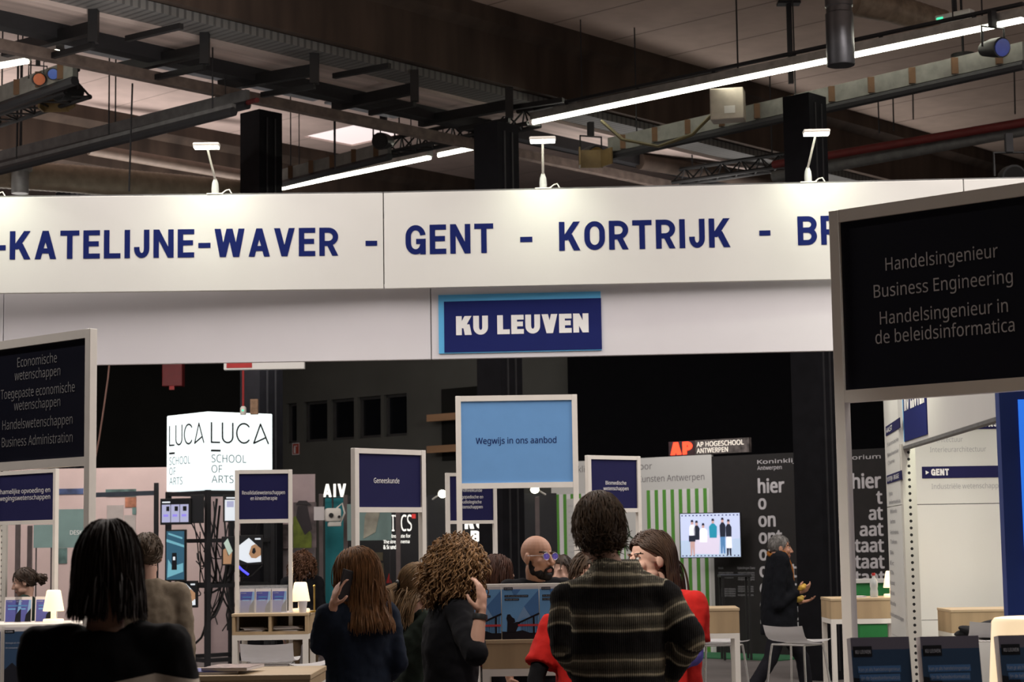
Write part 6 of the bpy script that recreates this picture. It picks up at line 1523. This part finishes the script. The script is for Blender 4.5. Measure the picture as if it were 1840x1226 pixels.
hair_shell(wa_['hc'], wa_['hM'], wa_['hs'], lambda q_: hairline(q_, -.115, .06, -.04), hairm('dark_brown_man', (.060, .037, .022)), wa_['t'], r=(.095, .118, .130), off=(0, -.015, .015), bump=.005, strands=1500, ln=.055, rad=.0019, seed=5)
# colleague in red, mostly hidden
redc = cloth('red', (.43, .016, .013), var=.08); blkc = cloth('black_sleeve', (.006, .006, .007))
wb = person('person in a red shirt over black sleeves half hidden by the striped jumper', 1062, 995, 8.7, 196, sk1, redc, darktr, hyaw=-40, voxel=.009, sleeve='short', under=blkc, topname='shirt', H=1.54, width=1.14, shz=-.05, nk=.04, hoff=.0,
            arms={'R': ((962, 1222, -.05), (980, 1290, -.16))})
hair_shell(wb['hc'], wb['hM'], wb['hs'], hairline, hairm('mid_brown', (.060, .036, .022)), wb['t'], strands=200, ln=.05)
wc = person('dark haired person barely visible between the bald man and the striped jumper', 1008, 1000, 13.0, 200, sk3, dark, darktr, voxel=.009)
hair_shell(wc['hc'], wc['hM'], wc['hs'], hairline, hb_, wc['t'], strands=120, ln=.05)
# young woman in red facing the camera
vio = cloth('violet_sleeve', (.10, .085, .33))
wd = person('young woman in a red shirt with long brown hair facing the jumper man', 1195, 957, 8.2, 232, skinm('rosy', (.56, .34, .26)), redc, darktr, hyaw=12, hpitch=-3, hoff=-.050, fem=1, voxel=.0046, sleeve='short', under=vio, topname='shirt', width=1.1, hscale=1.02,
            arms={'L': ((1246, 1178, -.18), (1178, 1212, -.36), ((-.95, -.1, .1), (0, .5, -1), .4)), 'R': ((1140, 1180, .05), (1152, 1222, -.2))})
hair_d = hairm('chestnut', (.052, .028, .017), .35)
long_hair(wd['hc'], wd['hM'], wd['hs'], hair_d, wd['t'], -.36, 1000, keep=lambda q_: hairline(q_, -.07, .066, .03), wave=.0010, r=(.079, .102, .096), rad=.0022, seed=12, part=-.01, tuck=1)
q = MB()
for k in range(3): q.tube([Vector((.094 + .004 * k, -.05, -.02)) + Vector((0, .017 * math.cos(a_), .017 * math.sin(a_))) for a_ in [i * PI / 8 for i in range(17)]], .0045, 6)
q.bm.transform(Matrix.Translation(wd['hc']) @ wd['hM'].to_4x4()); q2 = q.build('hair_clip', blackp, wd['t'], smooth=True); q2.location = wd['hM'] @ Vector((-.19, 0, -.01)) if False else (0, 0, 0)
letters(wd['top'], [('Vraag', 'f', -.16, -.06, 1.2, .018, .012), ('het mij', 'f', -.16, -.06, 1.172, .016, .012)], wtext, .16)
wd['top'].children[0].rotation_euler = (0, 0, PI)
# older man walking with food
suit = cloth('suit', (.007, .008, .011))
we = person('grey haired man in dark coat and ochre scarf walking right with food', 1398, 963, 17.3, 86, skinm('ruddy', (.46, .24, .16)), suit, darktr, hyaw=2, hpitch=-2, voxel=.0055, topname='coat', hem=.72, H=1.72, belly=.035,
            arms={'R': ((1398, 1088, -.2), (1432, 1064, -.12), ((.9, .2, .25), (0, .8, .6), .5)), 'L': ((1405, 1092, .2), (1432, 1082, .1), ((.9, -.2, .05), (0, -.2, 1), .35))},
            legs={'kR': (.1, -.12, .5), 'aR': (.1, -.36, .14), 'kL': (-.1, .22, .5), 'aL': (-.1, .27, .09)})
hair_shell(we['hc'], we['hM'], we['hs'], lambda q_: hairline(q_, -.07, .075, -.02), hairm('grey', (.15, .145, .14), .4), we['t'], r=(.079, .099, .092), strands=200, ln=.026, rad=.002, bump=.003)
nb = we['nb']; sc_ = MB(); sc_.tube([nb + Vector((.085 * math.cos(a_), .075 * math.sin(a_), .02 + .012 * math.sin(2 * a_))) for a_ in [i * PI / 10 for i in range(21)]], .017, 8)
sc_.tube([nb + Vector((.06, .07, .02)), nb + Vector((.07, .115, -.12)), nb + Vector((.05, .125, -.30)), nb + Vector((.06, .13, -.45))], [.018, .022, .022, .02], 8)
sc_.tube([nb + Vector((-.06, .07, .02)), nb + Vector((-.05, .12, -.12)), nb + Vector((-.05, .125, -.28))], [.018, .022, .02], 8)
sc_.build('scarf', cloth('ochre', (.30, .115, .025)), we['t'], smooth=True)
bpy.context.view_layer.update()
fd = mat('pastry', (.58, .36, .06), .6, var=.3, scale=30); fw = mat('wrapper_yellow', (.60, .42, .08), .5, var=.2)
for (px, py, dy, lb, mm) in ((1441, 1056, -.13, 'yellow snack in the walking man\'s raised hand', fd), (1437, 1077, .05, 'yellow bread roll in the walking man\'s lower hand', fw)):
    v = we['t'].matrix_world @ we['pixl']((px, py, dy)); m = MB(); m.ell((0, 0, 0), (.036, .03, .024)); m.ell((.02, 0, .018), (.022, .02, .018)); m.ell((-.015, 0, -.016), (.026, .024, .016))
    f_ = remesh(m, 'snack', [mm], None, .006, 1); f_.location = v; tag(f_, lb, 'food', 'snacks in the walking man\'s hands')

# unseen fill spot, added to brighten the face of the young woman
area('lamp_light', (-1.1, 6.0, 4.5), (.6, 8.2, 1.4), .2, .1, 7.5, (1.0, .94, .86), .62)
bpy.data.scenes.remove(WORK)
